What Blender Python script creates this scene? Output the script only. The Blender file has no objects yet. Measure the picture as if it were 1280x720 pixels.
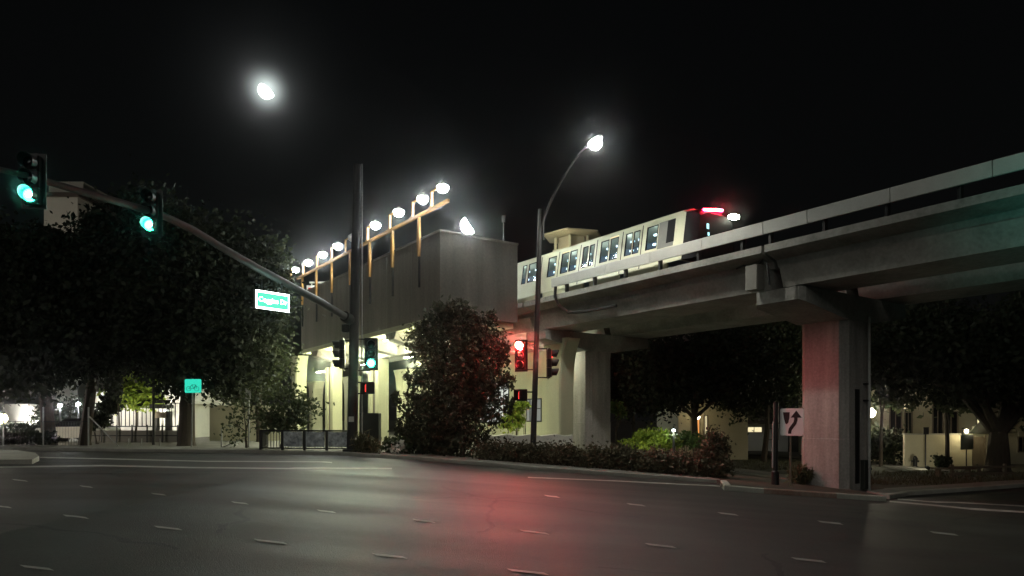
import bpy, bmesh, math, random
import numpy as np
from mathutils import Vector, Matrix

sc = bpy.context.scene
R = math.radians

# ---------------------------------------------------------------- camera
F, CX, CY, H = 860.0, 640.0, 525.0, 1.75
cam_d = bpy.data.cameras.new('camera')
cam = bpy.data.objects.new('camera', cam_d)
sc.collection.objects.link(cam)
cam.location = (0, 0, H)
cam.rotation_euler = (R(90), 0, 0)
cam_d.sensor_width = 36
cam_d.lens = 36 * F / 1280
cam_d.shift_y = (CY - 360) / 1280
cam_d.clip_end = 5000
cam_d.clip_start = 0.1
sc.camera = cam

# ---------------------------------------------------------------- night sky
world = bpy.data.worlds.new('World')
sc.world = world
world.use_nodes = True
wn = world.node_tree
wn.nodes.clear()
out = wn.nodes.new('ShaderNodeOutputWorld')
bg = wn.nodes.new('ShaderNodeBackground')
tc = wn.nodes.new('ShaderNodeTexCoord')
sep = wn.nodes.new('ShaderNodeSeparateXYZ')
rmp = wn.nodes.new('ShaderNodeValToRGB')
wn.links.new(tc.outputs['Generated'], sep.inputs[0])
wn.links.new(sep.outputs['Z'], rmp.inputs[0])
rmp.color_ramp.elements[0].position = 0.0
rmp.color_ramp.elements[0].color = (.0034, .0036, .0035, 1)
rmp.color_ramp.elements[1].position = 0.6
rmp.color_ramp.elements[1].color = (.0016, .0019, .0021, 1)
wn.links.new(rmp.outputs[0], bg.inputs[0])
bg.inputs[1].default_value = .8
# the moon's aureole in the thin high cloud
mdir = Vector(((333-CX)/F, 1, (CY-112)/F)).normalized()
nrm = wn.nodes.new('ShaderNodeVectorMath'); nrm.operation = 'NORMALIZE'
dt = wn.nodes.new('ShaderNodeVectorMath'); dt.operation = 'DOT_PRODUCT'; dt.inputs[1].default_value = mdir
wn.links.new(tc.outputs['Generated'], nrm.inputs[0]); wn.links.new(nrm.outputs[0], dt.inputs[0])
sh = bg.outputs[0]
for power, amt in ((9000, .9), (2200, .016), (300, .0025)):
    pw = wn.nodes.new('ShaderNodeMath'); pw.operation = 'POWER'; pw.inputs[1].default_value = power
    mx_ = wn.nodes.new('ShaderNodeMath'); mx_.operation = 'MAXIMUM'; mx_.inputs[1].default_value = 0
    wn.links.new(dt.outputs['Value'], mx_.inputs[0]); wn.links.new(mx_.outputs[0], pw.inputs[0])
    mm_ = wn.nodes.new('ShaderNodeMath'); mm_.operation = 'MULTIPLY'; mm_.inputs[1].default_value = amt
    wn.links.new(pw.outputs[0], mm_.inputs[0])
    b2_ = wn.nodes.new('ShaderNodeBackground'); b2_.inputs[0].default_value = (.86,1,.96,1)
    wn.links.new(mm_.outputs[0], b2_.inputs[1])
    ad_ = wn.nodes.new('ShaderNodeAddShader'); wn.links.new(sh, ad_.inputs[0]); wn.links.new(b2_.outputs[0], ad_.inputs[1]); sh = ad_.outputs[0]
wn.links.new(sh, out.inputs[0])

# faint light of the town and moon from behind the camera's left shoulder
sun_d = bpy.data.lights.new('sun', 'SUN')
sun_d.energy = 0.25
sun_d.angle = R(35)
sun_d.color = (1, .96, .88)
sun = bpy.data.objects.new('sun', sun_d)
sc.collection.objects.link(sun)
sun.rotation_euler = Vector((.36, .84, -.46)).to_track_quat('-Z', 'Y').to_euler()

sc.view_settings.view_transform = 'Standard'
sc.view_settings.look = 'None'
sc.view_settings.exposure = 0
sc.view_settings.gamma = 1
sc.cycles.max_bounces = 6
sc.cycles.diffuse_bounces = 2
sc.cycles.glossy_bounces = 2
sc.cycles.transmission_bounces = 4
sc.cycles.transparent_max_bounces = 6
sc.cycles.volume_bounces = 0
sc.cycles.sample_clamp_indirect = 2.0
sc.cycles.use_denoising = True

HAZE = .0007
LAMP_WHITE = (.93, 1.0, .93)
STREET_W = 1000
# ---------------------------------------------------------------- helpers
COL = sc.collection
rnd = random.Random(7)
UP = Vector((0, 0, 1))

def gz(x):
    return -0.07 * max(-6.0, min(14.0, x))

def at(px, py, d):
    return Vector(((px - CX) / F * d, d, H + (CY - py) / F * d))

def gnd(px, py):
    t, v = (px - CX) / F, (py - CY) / F
    for f in (lambda: (H - .42) / v if v > 0 else 1e9,
              lambda: H / (v - .07 * t) if v - .07 * t > 0 else 1e9,
              lambda: (H + .98) / v if v > 0 else 1e9):
        pass
    d = 20.0
    for _ in range(200):
        nd = (H - gz(t * d)) / v
        d = .5 * d + .5 * nd
    return Vector((t * d, d, gz(t * d)))

def gp2(px, d):
    x = (px - CX) / F * d
    return Vector((x, d, gz(x)))

U = Vector((-.578, .816, 0)).normalized()
N = Vector((-U.y, U.x, 0)); N = Vector((-.816, -.578, 0)).normalized()
C0 = Vector((12.0, 25.6, 0))
def GP(s, off, z):
    p = C0 + U * s + N * off
    return Vector((p.x, p.y, z))
def s_of(px, off):
    b = C0 + N * off
    t = (px - CX) / F
    # (b.x+U.x s) = t (b.y+U.y s)
    return (t * b.y - b.x) / (U.x - t * U.y)

class MB:
    def __init__(self): self.v = []; self.f = []
    def add(self, vs, fs):
        o = len(self.v)
        self.v += [tuple(p) for p in vs]
        self.f += [tuple(i + o for i in f) for f in fs]
        return self
    def hexa(self, p):   # 8 points: bottom 4 ccw, top 4
        return self.add(p, [(3,2,1,0),(4,5,6,7),(0,1,5,4),(1,2,6,5),(2,3,7,6),(3,0,4,7)])
    def box(self, c, sx, sy, sz, ax=Vector((1,0,0)), ay=Vector((0,1,0)), az=UP, bev=0):
        c = Vector(c); a, b, e = ax*sx/2, ay*sy/2, az*sz/2
        if bev <= 0:
            return self.hexa([c-a-b-e, c+a-b-e, c+a+b-e, c-a+b-e, c-a-b+e, c+a-b+e, c+a+b+e, c-a+b+e])
        pr = [(-sx/2+bev,-sy/2),(sx/2-bev,-sy/2),(sx/2,-sy/2+bev),(sx/2,sy/2-bev),(sx/2-bev,sy/2),(-sx/2+bev,sy/2),(-sx/2,sy/2-bev),(-sx/2,-sy/2+bev)]
        return self.loft([[c+ax*x*k+ay*y*k+az*z for x,y in pr] for z,k in ((-sz/2,.97),(-sz/2+bev*.5,1),(sz/2-bev*.5,1),(sz/2,.97))])
    def loft(self, rings, cap=True, closed=True):
        n = len(rings[0]); vs = [p for r in rings for p in r]; fs = []
        for i in range(len(rings)-1):
            for j in range(n if closed else n-1):
                k = (j+1) % n
                fs.append((i*n+j, i*n+k, (i+1)*n+k, (i+1)*n+j))
        if cap and closed:
            fs.append(tuple(range(n-1,-1,-1))); fs.append(tuple((len(rings)-1)*n+j for j in range(n)))
        return self.add(vs, fs)
    def tube(self, pts, rs, seg=10, cap=True):
        pts = [Vector(p) for p in pts]
        if not hasattr(rs, '__len__'): rs = [rs]*len(pts)
        rings = []; ref = None
        for i, p in enumerate(pts):
            t = (pts[min(i+1,len(pts)-1)] - pts[max(i-1,0)]).normalized()
            if ref is None:
                ref = t.orthogonal().normalized()
            ref = (ref - t*ref.dot(t)).normalized()
            b = t.cross(ref)
            rings.append([p + (ref*math.cos(2*math.pi*k/seg) + b*math.sin(2*math.pi*k/seg))*rs[i] for k in range(seg)])
        return self.loft(rings, cap)
    def bar(self, p, q, w, h, up=UP):
        p, q = Vector(p), Vector(q); t = (q-p).normalized()
        s = t.cross(up).normalized(); u = s.cross(t)
        r = [s*(-w/2)+u*(-h/2), s*(w/2)+u*(-h/2), s*(w/2)+u*(h/2), s*(-w/2)+u*(h/2)]
        return self.loft([[p+k for k in r],[q+k for k in r]])
    def lathe(self, prof, c, axis=UP, seg=20):   # prof (r, h)
        c = Vector(c); axis = axis.normalized(); a = axis.orthogonal().normalized(); b = axis.cross(a)
        return self.loft([[c+axis*h+(a*math.cos(2*math.pi*k/seg)+b*math.sin(2*math.pi*k/seg))*max(r,1e-4) for k in range(seg)] for r,h in prof])
    def ball(self, c, rx, ry, rz, seg=16, rings=10):
        c = Vector(c)
        rr = []
        for i in range(rings+1):
            a = -math.pi/2 + math.pi*i/rings
            k = max(math.cos(a), 1e-3)
            rr.append([c+Vector((rx*k*math.cos(2*math.pi*j/seg), ry*k*math.sin(2*math.pi*j/seg), rz*math.sin(a))) for j in range(seg)])
        return self.loft(rr)
    def extr(self, poly, dirv, c=Vector((0,0,0))):   # poly of Vectors extruded by vector
        d = Vector(dirv)
        return self.loft([[Vector(p)+c for p in poly], [Vector(p)+c+d for p in poly]])
    def mesh(self, name, smooth=False):
        me = bpy.data.meshes.new(name)
        me.from_pydata(self.v, [], self.f)
        bm = bmesh.new(); bm.from_mesh(me)
        bmesh.ops.recalc_face_normals(bm, faces=bm.faces)
        if smooth:
            for f in bm.faces: f.smooth = True
            for e in bm.edges:
                if len(e.link_faces) == 2 and e.calc_face_angle(0) > R(35): e.smooth = False
        bm.to_mesh(me); bm.free(); me.update()
        return me

def tag(o, label=None, cat=None, group=None, kind=None):
    if label: o['label'] = label
    if cat: o['category'] = cat
    if group: o['group'] = group
    if kind: o['kind'] = kind
    return o

def wloc(o):
    p = Vector(o.location)
    while o.parent: o = o.parent; p = p + Vector(o.location)
    return p

def obj(name, mb, mat, parent=None, smooth=False, world=True):
    """one mesh object; coordinates of mb are world (made local to the parent) unless world=False"""
    if parent is not None and world:
        o0 = wloc(parent)
        mb.v = [(x-o0.x, y-o0.y, z-o0.z) for x,y,z in mb.v]
    me = mb.mesh(name, smooth)
    me.materials.append(mat)
    o = bpy.data.objects.new(name, me)
    COL.objects.link(o)
    if parent is not None: o.parent = parent
    return o

def thing(name, label, cat, loc, group=None, rz=0):
    o = bpy.data.objects.new(name, None); COL.objects.link(o)
    o.location = loc; o.rotation_euler = (0,0,rz)
    o.empty_display_size = .3
    return tag(o, label, cat, group)

def struct(name, mb, mat): return tag(obj(name, mb, mat), kind='structure')

def copy_tree(o, parent=None):
    c = o.copy(); COL.objects.link(c); c.parent = parent
    for ch in list(o.children): copy_tree(ch, c)
    return c

def text_mb(s, size, origin, ax, ay, depth=.004, align='CENTER'):
    cu = bpy.data.curves.new('t', 'FONT'); cu.body = s; cu.size = size; cu.align_x = align; cu.align_y = 'CENTER'
    cu.extrude = depth/2; cu.resolution_u = 3
    o = bpy.data.objects.new('t', cu); COL.objects.link(o)
    bpy.context.view_layer.update()
    me = bpy.data.meshes.new_from_object(o.evaluated_get(bpy.context.evaluated_depsgraph_get()))
    az = ax.cross(ay)
    mb = MB()
    mb.add([Vector(origin)+ax*v.co.x+ay*v.co.y+az*v.co.z for v in me.vertices], [tuple(p.vertices) for p in me.polygons])
    bpy.data.objects.remove(o); bpy.data.curves.remove(cu); bpy.data.meshes.remove(me)
    return mb

# ---------------------------------------------------------------- materials
def mat(name, col, rough=.7, var=.25, scale=2.0, col2=None, bump=0.0, metal=0.0, streak=False, spec=.5, fine=30):
    m = bpy.data.materials.new(name); m.use_nodes = True
    nt = m.node_tree; b = nt.nodes['Principled BSDF']
    b.inputs['Roughness'].default_value = rough; b.inputs['Metallic'].default_value = metal
    b.inputs['Specular IOR Level'].default_value = spec
    tc = nt.nodes.new('ShaderNodeTexCoord'); mp = nt.nodes.new('ShaderNodeMapping')
    nt.links.new(tc.outputs['Object'], mp.inputs[0])
    if streak: mp.inputs['Scale'].default_value = (1.6,1.6,.16)
    n1 = nt.nodes.new('ShaderNodeTexNoise'); n1.inputs['Scale'].default_value = scale; n1.inputs['Detail'].default_value = 8; n1.inputs['Roughness'].default_value = .65
    n2 = nt.nodes.new('ShaderNodeTexNoise'); n2.inputs['Scale'].default_value = fine; n2.inputs['Detail'].default_value = 4
    nt.links.new(mp.outputs[0], n1.inputs['Vector']); nt.links.new(tc.outputs['Object'], n2.inputs['Vector'])
    ad = nt.nodes.new('ShaderNodeMath'); ad.operation = 'MULTIPLY_ADD'; ad.inputs[1].default_value = .3
    nt.links.new(n2.outputs['Fac'], ad.inputs[0])
    ml = nt.nodes.new('ShaderNodeMath'); ml.operation = 'MULTIPLY'; ml.inputs[1].default_value = .7
    nt.links.new(n1.outputs['Fac'], ml.inputs[0]); nt.links.new(ml.outputs[0], ad.inputs[2])
    rp = nt.nodes.new('ShaderNodeValToRGB'); rp.color_ramp.elements[0].position = .32; rp.color_ramp.elements[1].position = .68
    c2 = col2 or tuple(min(1, c*(1+var)) for c in col)
    c1 = tuple(c*(1-var) for c in col)
    rp.color_ramp.elements[0].color = (*c1,1); rp.color_ramp.elements[1].color = (*c2,1)
    nt.links.new(ad.outputs[0], rp.inputs[0]); nt.links.new(rp.outputs[0], b.inputs['Base Color'])
    if bump:
        bp = nt.nodes.new('ShaderNodeBump'); bp.inputs['Strength'].default_value = bump; bp.inputs['Distance'].default_value = .02
        nt.links.new(n2.outputs['Fac'], bp.inputs['Height']); nt.links.new(bp.outputs[0], b.inputs['Normal'])
    return m

def emit(name, col, strength):
    m = bpy.data.materials.new(name); m.use_nodes = True; nt = m.node_tree
    nt.nodes.clear(); o = nt.nodes.new('ShaderNodeOutputMaterial'); e = nt.nodes.new('ShaderNodeEmission')
    e.inputs[0].default_value = (*col,1); e.inputs[1].default_value = strength
    nt.links.new(e.outputs[0], o.inputs[0]); return m

def leafmat(name, c1, c2, trans=.25):
    m = bpy.data.materials.new(name); m.use_nodes = True; nt = m.node_tree; nt.nodes.clear()
    o = nt.nodes.new('ShaderNodeOutputMaterial'); g = nt.nodes.new('ShaderNodeNewGeometry')
    rp = nt.nodes.new('ShaderNodeValToRGB'); rp.color_ramp.elements[0].color = (*c1,1); rp.color_ramp.elements[1].color = (*c2,1)
    nt.links.new(g.outputs['Random Per Island'], rp.inputs[0])
    d = nt.nodes.new('ShaderNodeBsdfPrincipled'); d.inputs['Roughness'].default_value = .6; d.inputs['Specular IOR Level'].default_value = .3
    t = nt.nodes.new('ShaderNodeBsdfTranslucent'); mx = nt.nodes.new('ShaderNodeMixShader'); mx.inputs[0].default_value = trans
    nt.links.new(rp.outputs[0], d.inputs['Base Color']); nt.links.new(rp.outputs[0], t.inputs[0])
    nt.links.new(d.outputs[0], mx.inputs[1]); nt.links.new(t.outputs[0], mx.inputs[2]); nt.links.new(mx.outputs[0], o.inputs[0])
    return m

def glassmat(name, tint, tr=.7):
    m = bpy.data.materials.new(name); m.use_nodes = True; nt = m.node_tree; nt.nodes.clear()
    o = nt.nodes.new('ShaderNodeOutputMaterial'); t = nt.nodes.new('ShaderNodeBsdfTransparent'); t.inputs[0].default_value = (*tint,1)
    g = nt.nodes.new('ShaderNodeBsdfGlossy'); g.inputs['Roughness'].default_value = .05
    mx = nt.nodes.new('ShaderNodeMixShader'); mx.inputs[0].default_value = 1-tr
    nt.links.new(t.outputs[0], mx.inputs[1]); nt.links.new(g.outputs[0], mx.inputs[2]); nt.links.new(mx.outputs[0], o.inputs[0])
    return m

M = dict(
    asphalt=mat('asphalt', (.045,.043,.038), .55, .38, .35, bump=.6, fine=60, spec=.45),
    asphalt_new=mat('asphalt_patch', (.05,.05,.045), .6, .25, .5, bump=.3, fine=60, spec=.45),
    earth=mat('earth', (.05,.045,.03), .95, .5, .5, bump=.5),
    grass=mat('dry_grass', (.05,.052,.028), .95, .5, .8, bump=.6, fine=18),
    walk=mat('sidewalk_concrete', (.2,.19,.165), .85, .25, .7, bump=.2),
    kerb=mat('kerb_concrete', (.34,.33,.28), .8, .3, 1.2, bump=.2),
    redkerb=mat('kerb_red_paint_and_light', (.22,.075,.05), .7, .2, 2.4, col2=(.33,.27,.22), bump=.2),
    white=mat('road_paint', (.42,.42,.38), .6, .35, 3.0),
    conc=mat('guideway_concrete', (.25,.245,.22), .8, .42, .9, bump=.35, fine=9),
    concv=mat('column_concrete', (.28,.26,.24), .8, .42, 1.6, streak=True, bump=.3, fine=12),
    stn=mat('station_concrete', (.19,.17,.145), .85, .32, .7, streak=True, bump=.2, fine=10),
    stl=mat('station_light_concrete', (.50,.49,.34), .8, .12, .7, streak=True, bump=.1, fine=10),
    rail=mat('parapet_metal', (.47,.47,.43), .55, .12, 1.5, metal=.1),
    dark=mat('dark_paint', (.012,.012,.012), .5, .3, 3, spec=.4),
    black=mat('signal_black', (.004,.004,.004), .45, .3, 3, spec=.3),
    galv=mat('galvanised_steel', (.36,.36,.34), .5, .25, 4, metal=.3),
    pole=mat('pole_dark_steel', (.02,.019,.018), .55, .3, 3, metal=.2),
    armst=mat('arm_grey_steel', (.16,.16,.155), .55, .25, 4, metal=.3),
    orange=mat('orange_post', (.5,.26,.07), .6, .2, 3),
    stripe=mat('train_white', (.62,.62,.45), .42, .06, 1.0, spec=.5),
    tgrey=mat('train_grey', (.19,.19,.17), .5, .15, 1.0),
    tdark=mat('train_black', (.006,.006,.007), .6, .2, 1.0, spec=.15),
    tinside=mat('train_interior', (.20,.27,.34), .7, .2, 1.5),
    beige=mat('stucco_beige', (.46,.42,.29), .9, .12, .8, bump=.1),
    cream=mat('stucco_cream', (.56,.52,.38), .9, .1, .8, bump=.1),
    pale=mat('stucco_white', (.62,.60,.54), .9, .1, .8),
    tower=mat('tower_pale', (.5,.47,.4), .9, .1, .2),
    roof=mat('roof_tile', (.06,.045,.035), .9, .3, 3, bump=.4),
    wood=mat('weathered_wood', (.17,.14,.10), .85, .3, 3, streak=True),
    bark=mat('bark', (.055,.042,.03), .95, .4, 2.5, streak=True, bump=.8, fine=14),
    greenm=mat('sign_teal', (.0,.55,.42), .5, .08, 2),
    signw=mat('sign_white', (.72,.70,.68), .5, .06, 2),
    signk=mat('sign_black', (.012,.010,.010), .5, .1, 2),
    cab=mat('cabinet_green', (.022,.026,.02), .6, .2, 3),
    mural=mat('mural_panel', (.3,.37,.44), .6, .85, 5, col2=(.8,.84,.85), fine=9),
    win=mat('dark_window', (.01,.01,.011), .12, .2, 2),
    shrubflower=mat('white_petal', (.7,.68,.6), .8, .1, 3),
    leaf_dk=leafmat('leaf_dark', (.010,.014,.007), (.028,.036,.016)),
    leaf_mid=leafmat('leaf_mid', (.03,.045,.018), (.085,.1,.045)),
    leaf_con=leafmat('leaf_conifer', (.028,.030,.016), (.074,.072,.04), .15),
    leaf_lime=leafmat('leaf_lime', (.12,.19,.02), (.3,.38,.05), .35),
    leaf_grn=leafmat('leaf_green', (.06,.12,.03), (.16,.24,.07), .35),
    leaf_hedge=leafmat('leaf_dry_hedge', (.05,.046,.026), (.135,.12,.072), .15),
    leaf_red=leafmat('leaf_reddish', (.09,.05,.035), (.2,.12,.09), .2),
    blade=leafmat('grass_blade', (.05,.05,.022), (.13,.12,.06), .2),
)
E = dict(
    lamp=emit('lamp_lens', (.92,1,.96), 190),
    slamp=emit('street_lamp_lens', (.95,1,.95), 220),
    fluor=emit('fluorescent_tube', (.95,1,.7), 40),
    red=emit('signal_red', (1,.10,.06), 2600),
    redring=emit('signal_red_rim', (1,.008,.015), 1500),
    green=emit('signal_green', (.03,1,.62), 22),
    greencore=emit('signal_green_core', (.4,1,.82), 70),
    hand=emit('hand_red', (1,.07,.06), 1.0),
    signglow=emit('sign_face_lit', (.12,.95,.62), 1.05),
    signletter=emit('sign_letter_lit', (.9,1,.97), 9),
    tail=emit('train_red_bar', (1,.01,.04), 160),
    tailc=emit('train_red_bar_core', (1,.45,.5), 24),
    head=emit('train_white_lamp', (.92,1,.78), 40),
    tin=emit('train_inside_lamp', (.78,.93,1), 5.5),
    cabl=emit('cab_screen', (.45,.9,.95), 1.6),
    moon=emit('moonlight_face', (1,1,.98), 22),
    warm=emit('warm_lamp', (1,.86,.55), 26),
    cool=emit('cool_lamp', (.9,1,1), 26),
    orange=emit('orange_lit_window', (1,.42,.12), .8),
    yellow=emit('yellow_lit_window', (1,.86,.5), 1.0),
    wht=emit('white_lit_window', (.9,.95,.85), .7),
    ledred=emit('display_red', (1,.12,.06), .5),
    reddim=emit('signal_red_side', (1,.03,.03), 4),
    bikesign=emit('teal_reflection_glow', (.04,.78,.55), .95),  # glow put in for the light this sign face reflects
    dimwht=emit('dim_lit_window', (.8,.85,.75), .28),
)

def lamp(kind, loc, power, col, parent=None, aim=None, spot=None, size=.1, blend=.4):
    ld = bpy.data.lights.new(kind.lower()+'_light', kind); ld.energy = power; ld.color = col
    if kind == 'SPOT':
        ld.spot_size = R(spot); ld.spot_blend = blend; ld.shadow_soft_size = size
    elif kind == 'POINT': ld.shadow_soft_size = size
    elif kind == 'AREA': ld.size = size
    o = bpy.data.objects.new(ld.name, ld); COL.objects.link(o)
    if parent is not None:
        o.parent = parent; o.location = Vector(loc) - wloc(parent)
    else: o.location = loc
    if aim is not None: o.rotation_euler = Vector(aim).to_track_quat('-Z','Y').to_euler()
    return o

def worn_asphalt(m):
    nt = m.node_tree; b = nt.nodes['Principled BSDF']
    src = b.inputs['Base Color'].links[0].from_socket
    tc = nt.nodes.new('ShaderNodeTexCoord')
    wob = nt.nodes.new('ShaderNodeTexNoise'); wob.inputs['Scale'].default_value = .9; wob.inputs['Detail'].default_value = 6
    nt.links.new(tc.outputs['Object'], wob.inputs['Vector'])
    mixv = nt.nodes.new('ShaderNodeMix'); mixv.data_type = 'VECTOR'; mixv.inputs[0].default_value = .42
    nt.links.new(tc.outputs['Object'], mixv.inputs[4]); nt.links.new(wob.outputs['Color'], mixv.inputs[5])
    vo = nt.nodes.new('ShaderNodeTexVoronoi'); vo.feature = 'DISTANCE_TO_EDGE'; vo.inputs['Scale'].default_value = .34
    nt.links.new(mixv.outputs[1], vo.inputs['Vector'])
    lt = nt.nodes.new('ShaderNodeMath'); lt.operation = 'LESS_THAN'; lt.inputs[1].default_value = .0075
    nt.links.new(vo.outputs['Distance'], lt.inputs[0])
    msk = nt.nodes.new('ShaderNodeTexNoise'); msk.inputs['Scale'].default_value = .12
    nt.links.new(tc.outputs['Object'], msk.inputs['Vector'])
    gt = nt.nodes.new('ShaderNodeMath'); gt.operation = 'GREATER_THAN'; gt.inputs[1].default_value = .5
    nt.links.new(msk.outputs['Fac'], gt.inputs[0])
    mu = nt.nodes.new('ShaderNodeMath'); mu.operation = 'MULTIPLY'
    nt.links.new(lt.outputs[0], mu.inputs[0]); nt.links.new(gt.outputs[0], mu.inputs[1])
    mx = nt.nodes.new('ShaderNodeMix'); mx.data_type = 'RGBA'; mx.inputs[7].default_value = (.018,.017,.016,1)
    nt.links.new(mu.outputs[0], mx.inputs[0]); nt.links.new(src, mx.inputs[6])
    # wheel paths polished along the traffic direction and coarse aggregate speckle
    mp = nt.nodes.new('ShaderNodeMapping'); mp.inputs['Rotation'].default_value = (0,0,R(-14)); mp.inputs['Scale'].default_value = (.03,.42,1)
    nt.links.new(tc.outputs['Object'], mp.inputs[0])
    wp = nt.nodes.new('ShaderNodeTexNoise'); wp.inputs['Scale'].default_value = 1.4; wp.inputs['Detail'].default_value = 3
    nt.links.new(mp.outputs[0], wp.inputs['Vector'])
    sp = nt.nodes.new('ShaderNodeTexNoise'); sp.inputs['Scale'].default_value = 26; sp.inputs['Detail'].default_value = 2
    nt.links.new(tc.outputs['Object'], sp.inputs['Vector'])
    ad = nt.nodes.new('ShaderNodeMath'); ad.operation = 'ADD'
    nt.links.new(wp.outputs['Fac'], ad.inputs[0]); nt.links.new(sp.outputs['Fac'], ad.inputs[1])
    mr = nt.nodes.new('ShaderNodeMapRange'); mr.inputs[1].default_value = .7; mr.inputs[2].default_value = 1.3; mr.inputs[3].default_value = .68; mr.inputs[4].default_value = 1.32
    nt.links.new(ad.outputs[0], mr.inputs[0])
    vm = nt.nodes.new('ShaderNodeVectorMath'); vm.operation = 'SCALE'
    nt.links.new(mx.outputs[2], vm.inputs[0]); nt.links.new(mr.outputs[0], vm.inputs['Scale'])
    nt.links.new(vm.outputs[0], b.inputs['Base Color'])
    rr = nt.nodes.new('ShaderNodeMapRange'); rr.inputs[1].default_value = .3; rr.inputs[2].default_value = .7; rr.inputs[3].default_value = .50; rr.inputs[4].default_value = .70
    nt.links.new(wp.outputs['Fac'], rr.inputs[0]); nt.links.new(rr.outputs[0], b.inputs['Roughness'])
worn_asphalt(M['asphalt']); worn_asphalt(M['asphalt_new'])
# ---------------------------------------------------------------- ground
def flat(pts, dz, thick=0):
    bm = bmesh.new()
    bm.faces.new([bm.verts.new((p[0], p[1], 0)) for p in pts])
    for x in (-6, 14):
        bmesh.ops.bisect_plane(bm, geom=bm.verts[:]+bm.edges[:]+bm.faces[:], plane_co=(x,0,0), plane_no=(1,0,0))
    if thick:
        r = bmesh.ops.extrude_face_region(bm, geom=bm.faces[:])
        low = [v for v in bm.verts if v not in set(g for g in r['geom'] if isinstance(g, bmesh.types.BMVert))]
        for v in bm.verts: v.co.z = gz(v.co.x) + dz
        for v in low: v.co.z -= thick
    else:
        for v in bm.verts: v.co.z = gz(v.co.x) + dz
    bmesh.ops.triangulate(bm, faces=bm.faces[:])
    bm.normal_update()
    mb = MB()
    bm.verts.index_update()
    mb.add([v.co for v in bm.verts], [tuple(v.index for v in f.verts) for f in bm.faces])
    bm.free(); return mb

def P2(l): return [(gnd(*p).x, gnd(*p).y) for p in l]

struct('ground', flat([(-900,-200),(900,-200),(900,1500),(-900,1500)], -.03), M['earth'])
far_k = P2([(0,562.5),(80,563.5),(160,564.5),(320,566.5),(440,570),(520,575),(600,581.5),(660,587),(760,594),(860,601),(900,604)])
med = P2([(900,606),(905,613),(1000,620),(1108,627)])
right_k = P2([(1112,624),(1135,619.5),(1200,615),(1280,609)])
rx = right_k[-1]
road_pts = [(-60,34)] + far_k + med + [(med[-1][0]+1.0, med[-1][1]+3.2)] + right_k + [(rx[0]+30, rx[1]+12), (60,-30), (-60,-30)]
struct('road', flat(road_pts, 0), M['asphalt'])
# resurfaced strip across the junction
struct('road_patch', flat(P2([(0,577),(420,574),(620,592),(560,600),(300,592),(0,592)]), .004), M['asphalt_new'])
# pavement on the far side, with kerb
back = [(x, y+2.6) for x, y in far_k]
back[0] = (far_k[0][0], far_k[0][1]+3.0)
walk = [(-60,33.9)] + far_k + back[::-1] + [(-60, 37)]
struct('sidewalk', flat(walk, .12, .3), M['walk'])
def strip(pts, w, dz, th):
    mb = MB(); rings = []
    for i, p in enumerate(pts):
        a = Vector((*pts[max(i-1,0)],0)); b = Vector((*pts[min(i+1,len(pts)-1)],0))
        t = (b-a).normalized(); n = Vector((-t.y,t.x,0))
        p = Vector((p[0],p[1],gz(p[0])))
        z0, z1 = UP*(dz-th), UP*dz
        rings.append([p+z0, p+n*w+z0, p+n*w+z1, p+n*.03+z1, p+z1-UP*.03])
    return mb.loft(rings)
def dense(pts, n=8):
    r = []
    for a, b in zip(pts, pts[1:]):
        for k in range(n): r.append((a[0]+(b[0]-a[0])*k/n, a[1]+(b[1]-a[1])*k/n))
    return r+[pts[-1]]
struct('kerb', strip(dense([(x, y-.01) for x, y in far_k]), .16, .135, .3), M['kerb'])
# median nose that carries the column, its worn kerb mixing red paint and red signal light
mpts = dense(med + [])
mback = [(med[-1][0]+.4, med[-1][1]+1.4), (med[-1][0]-.2, med[-1][1]+5), (med[0][0]+.8, med[0][1]+5.5)]
struct('median_kerb', strip(dense(P2([(900,606),(905,613),(955,617)])+[], 6), .22, .16, .3), M['kerb'])
struct('median_kerb', strip(dense(P2([(955,617),(1000,620),(1046,623)])+[], 6), .22, .161, .3), M['redkerb'])
struct('median_kerb', strip(dense(P2([(1046,623),(1108,627)])+[], 6), .22, .159, .3), M['kerb'])
struct('median', flat(med + mback, .12, .3), M['earth'])
struct('kerb', strip(dense(right_k + [(rx[0]+30, rx[1]+12)]), .22, .15, .3), M['kerb'])
struct('sidewalk', flat([(x+.05, y+.25) for x, y in right_k] + [(rx[0]+30, rx[1]+12.2), (rx[0]+30, rx[1]+13.6)] + [(x, y+1.5) for x, y in right_k[::-1]], .12, .3), M['walk'])
struct('lawn', flat(P2([(920,590),(1000,598),(1075,604),(1100,612),(1140,610),(1280,598),(1500,592),(1500,582),(1280,588),(1180,589),(1070,582),(1000,574),(915,574)]), .02), M['grass'])
struct('path', flat(P2([(905,584),(960,591),(1010,599),(1010,603),(955,595),(905,588)]), .05, .1), M['walk'])
struct('path', flat(P2([(1072,579),(1180,588),(1190,591),(1072,581.5)]), .06, .1), M['walk'])
struct('path', flat(P2([(905,562),(1000,566),(1000,572),(905,567)]), .05, .1), M['walk'])
struct('plaza', flat([(-30,33),(-4,31.6),(2.6,31),(8,33),(6,44),(-8,75),(-40,75)], .03), M['walk'])
# corner island at the far left
isl = [gnd(*p) for p in ((-60,567),(20,567.5),(44,571),(49,576),(40,580.5),(-60,581))]
struct('traffic_island', flat([(p.x,p.y) for p in isl], .15, .3), M['kerb'])

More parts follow.
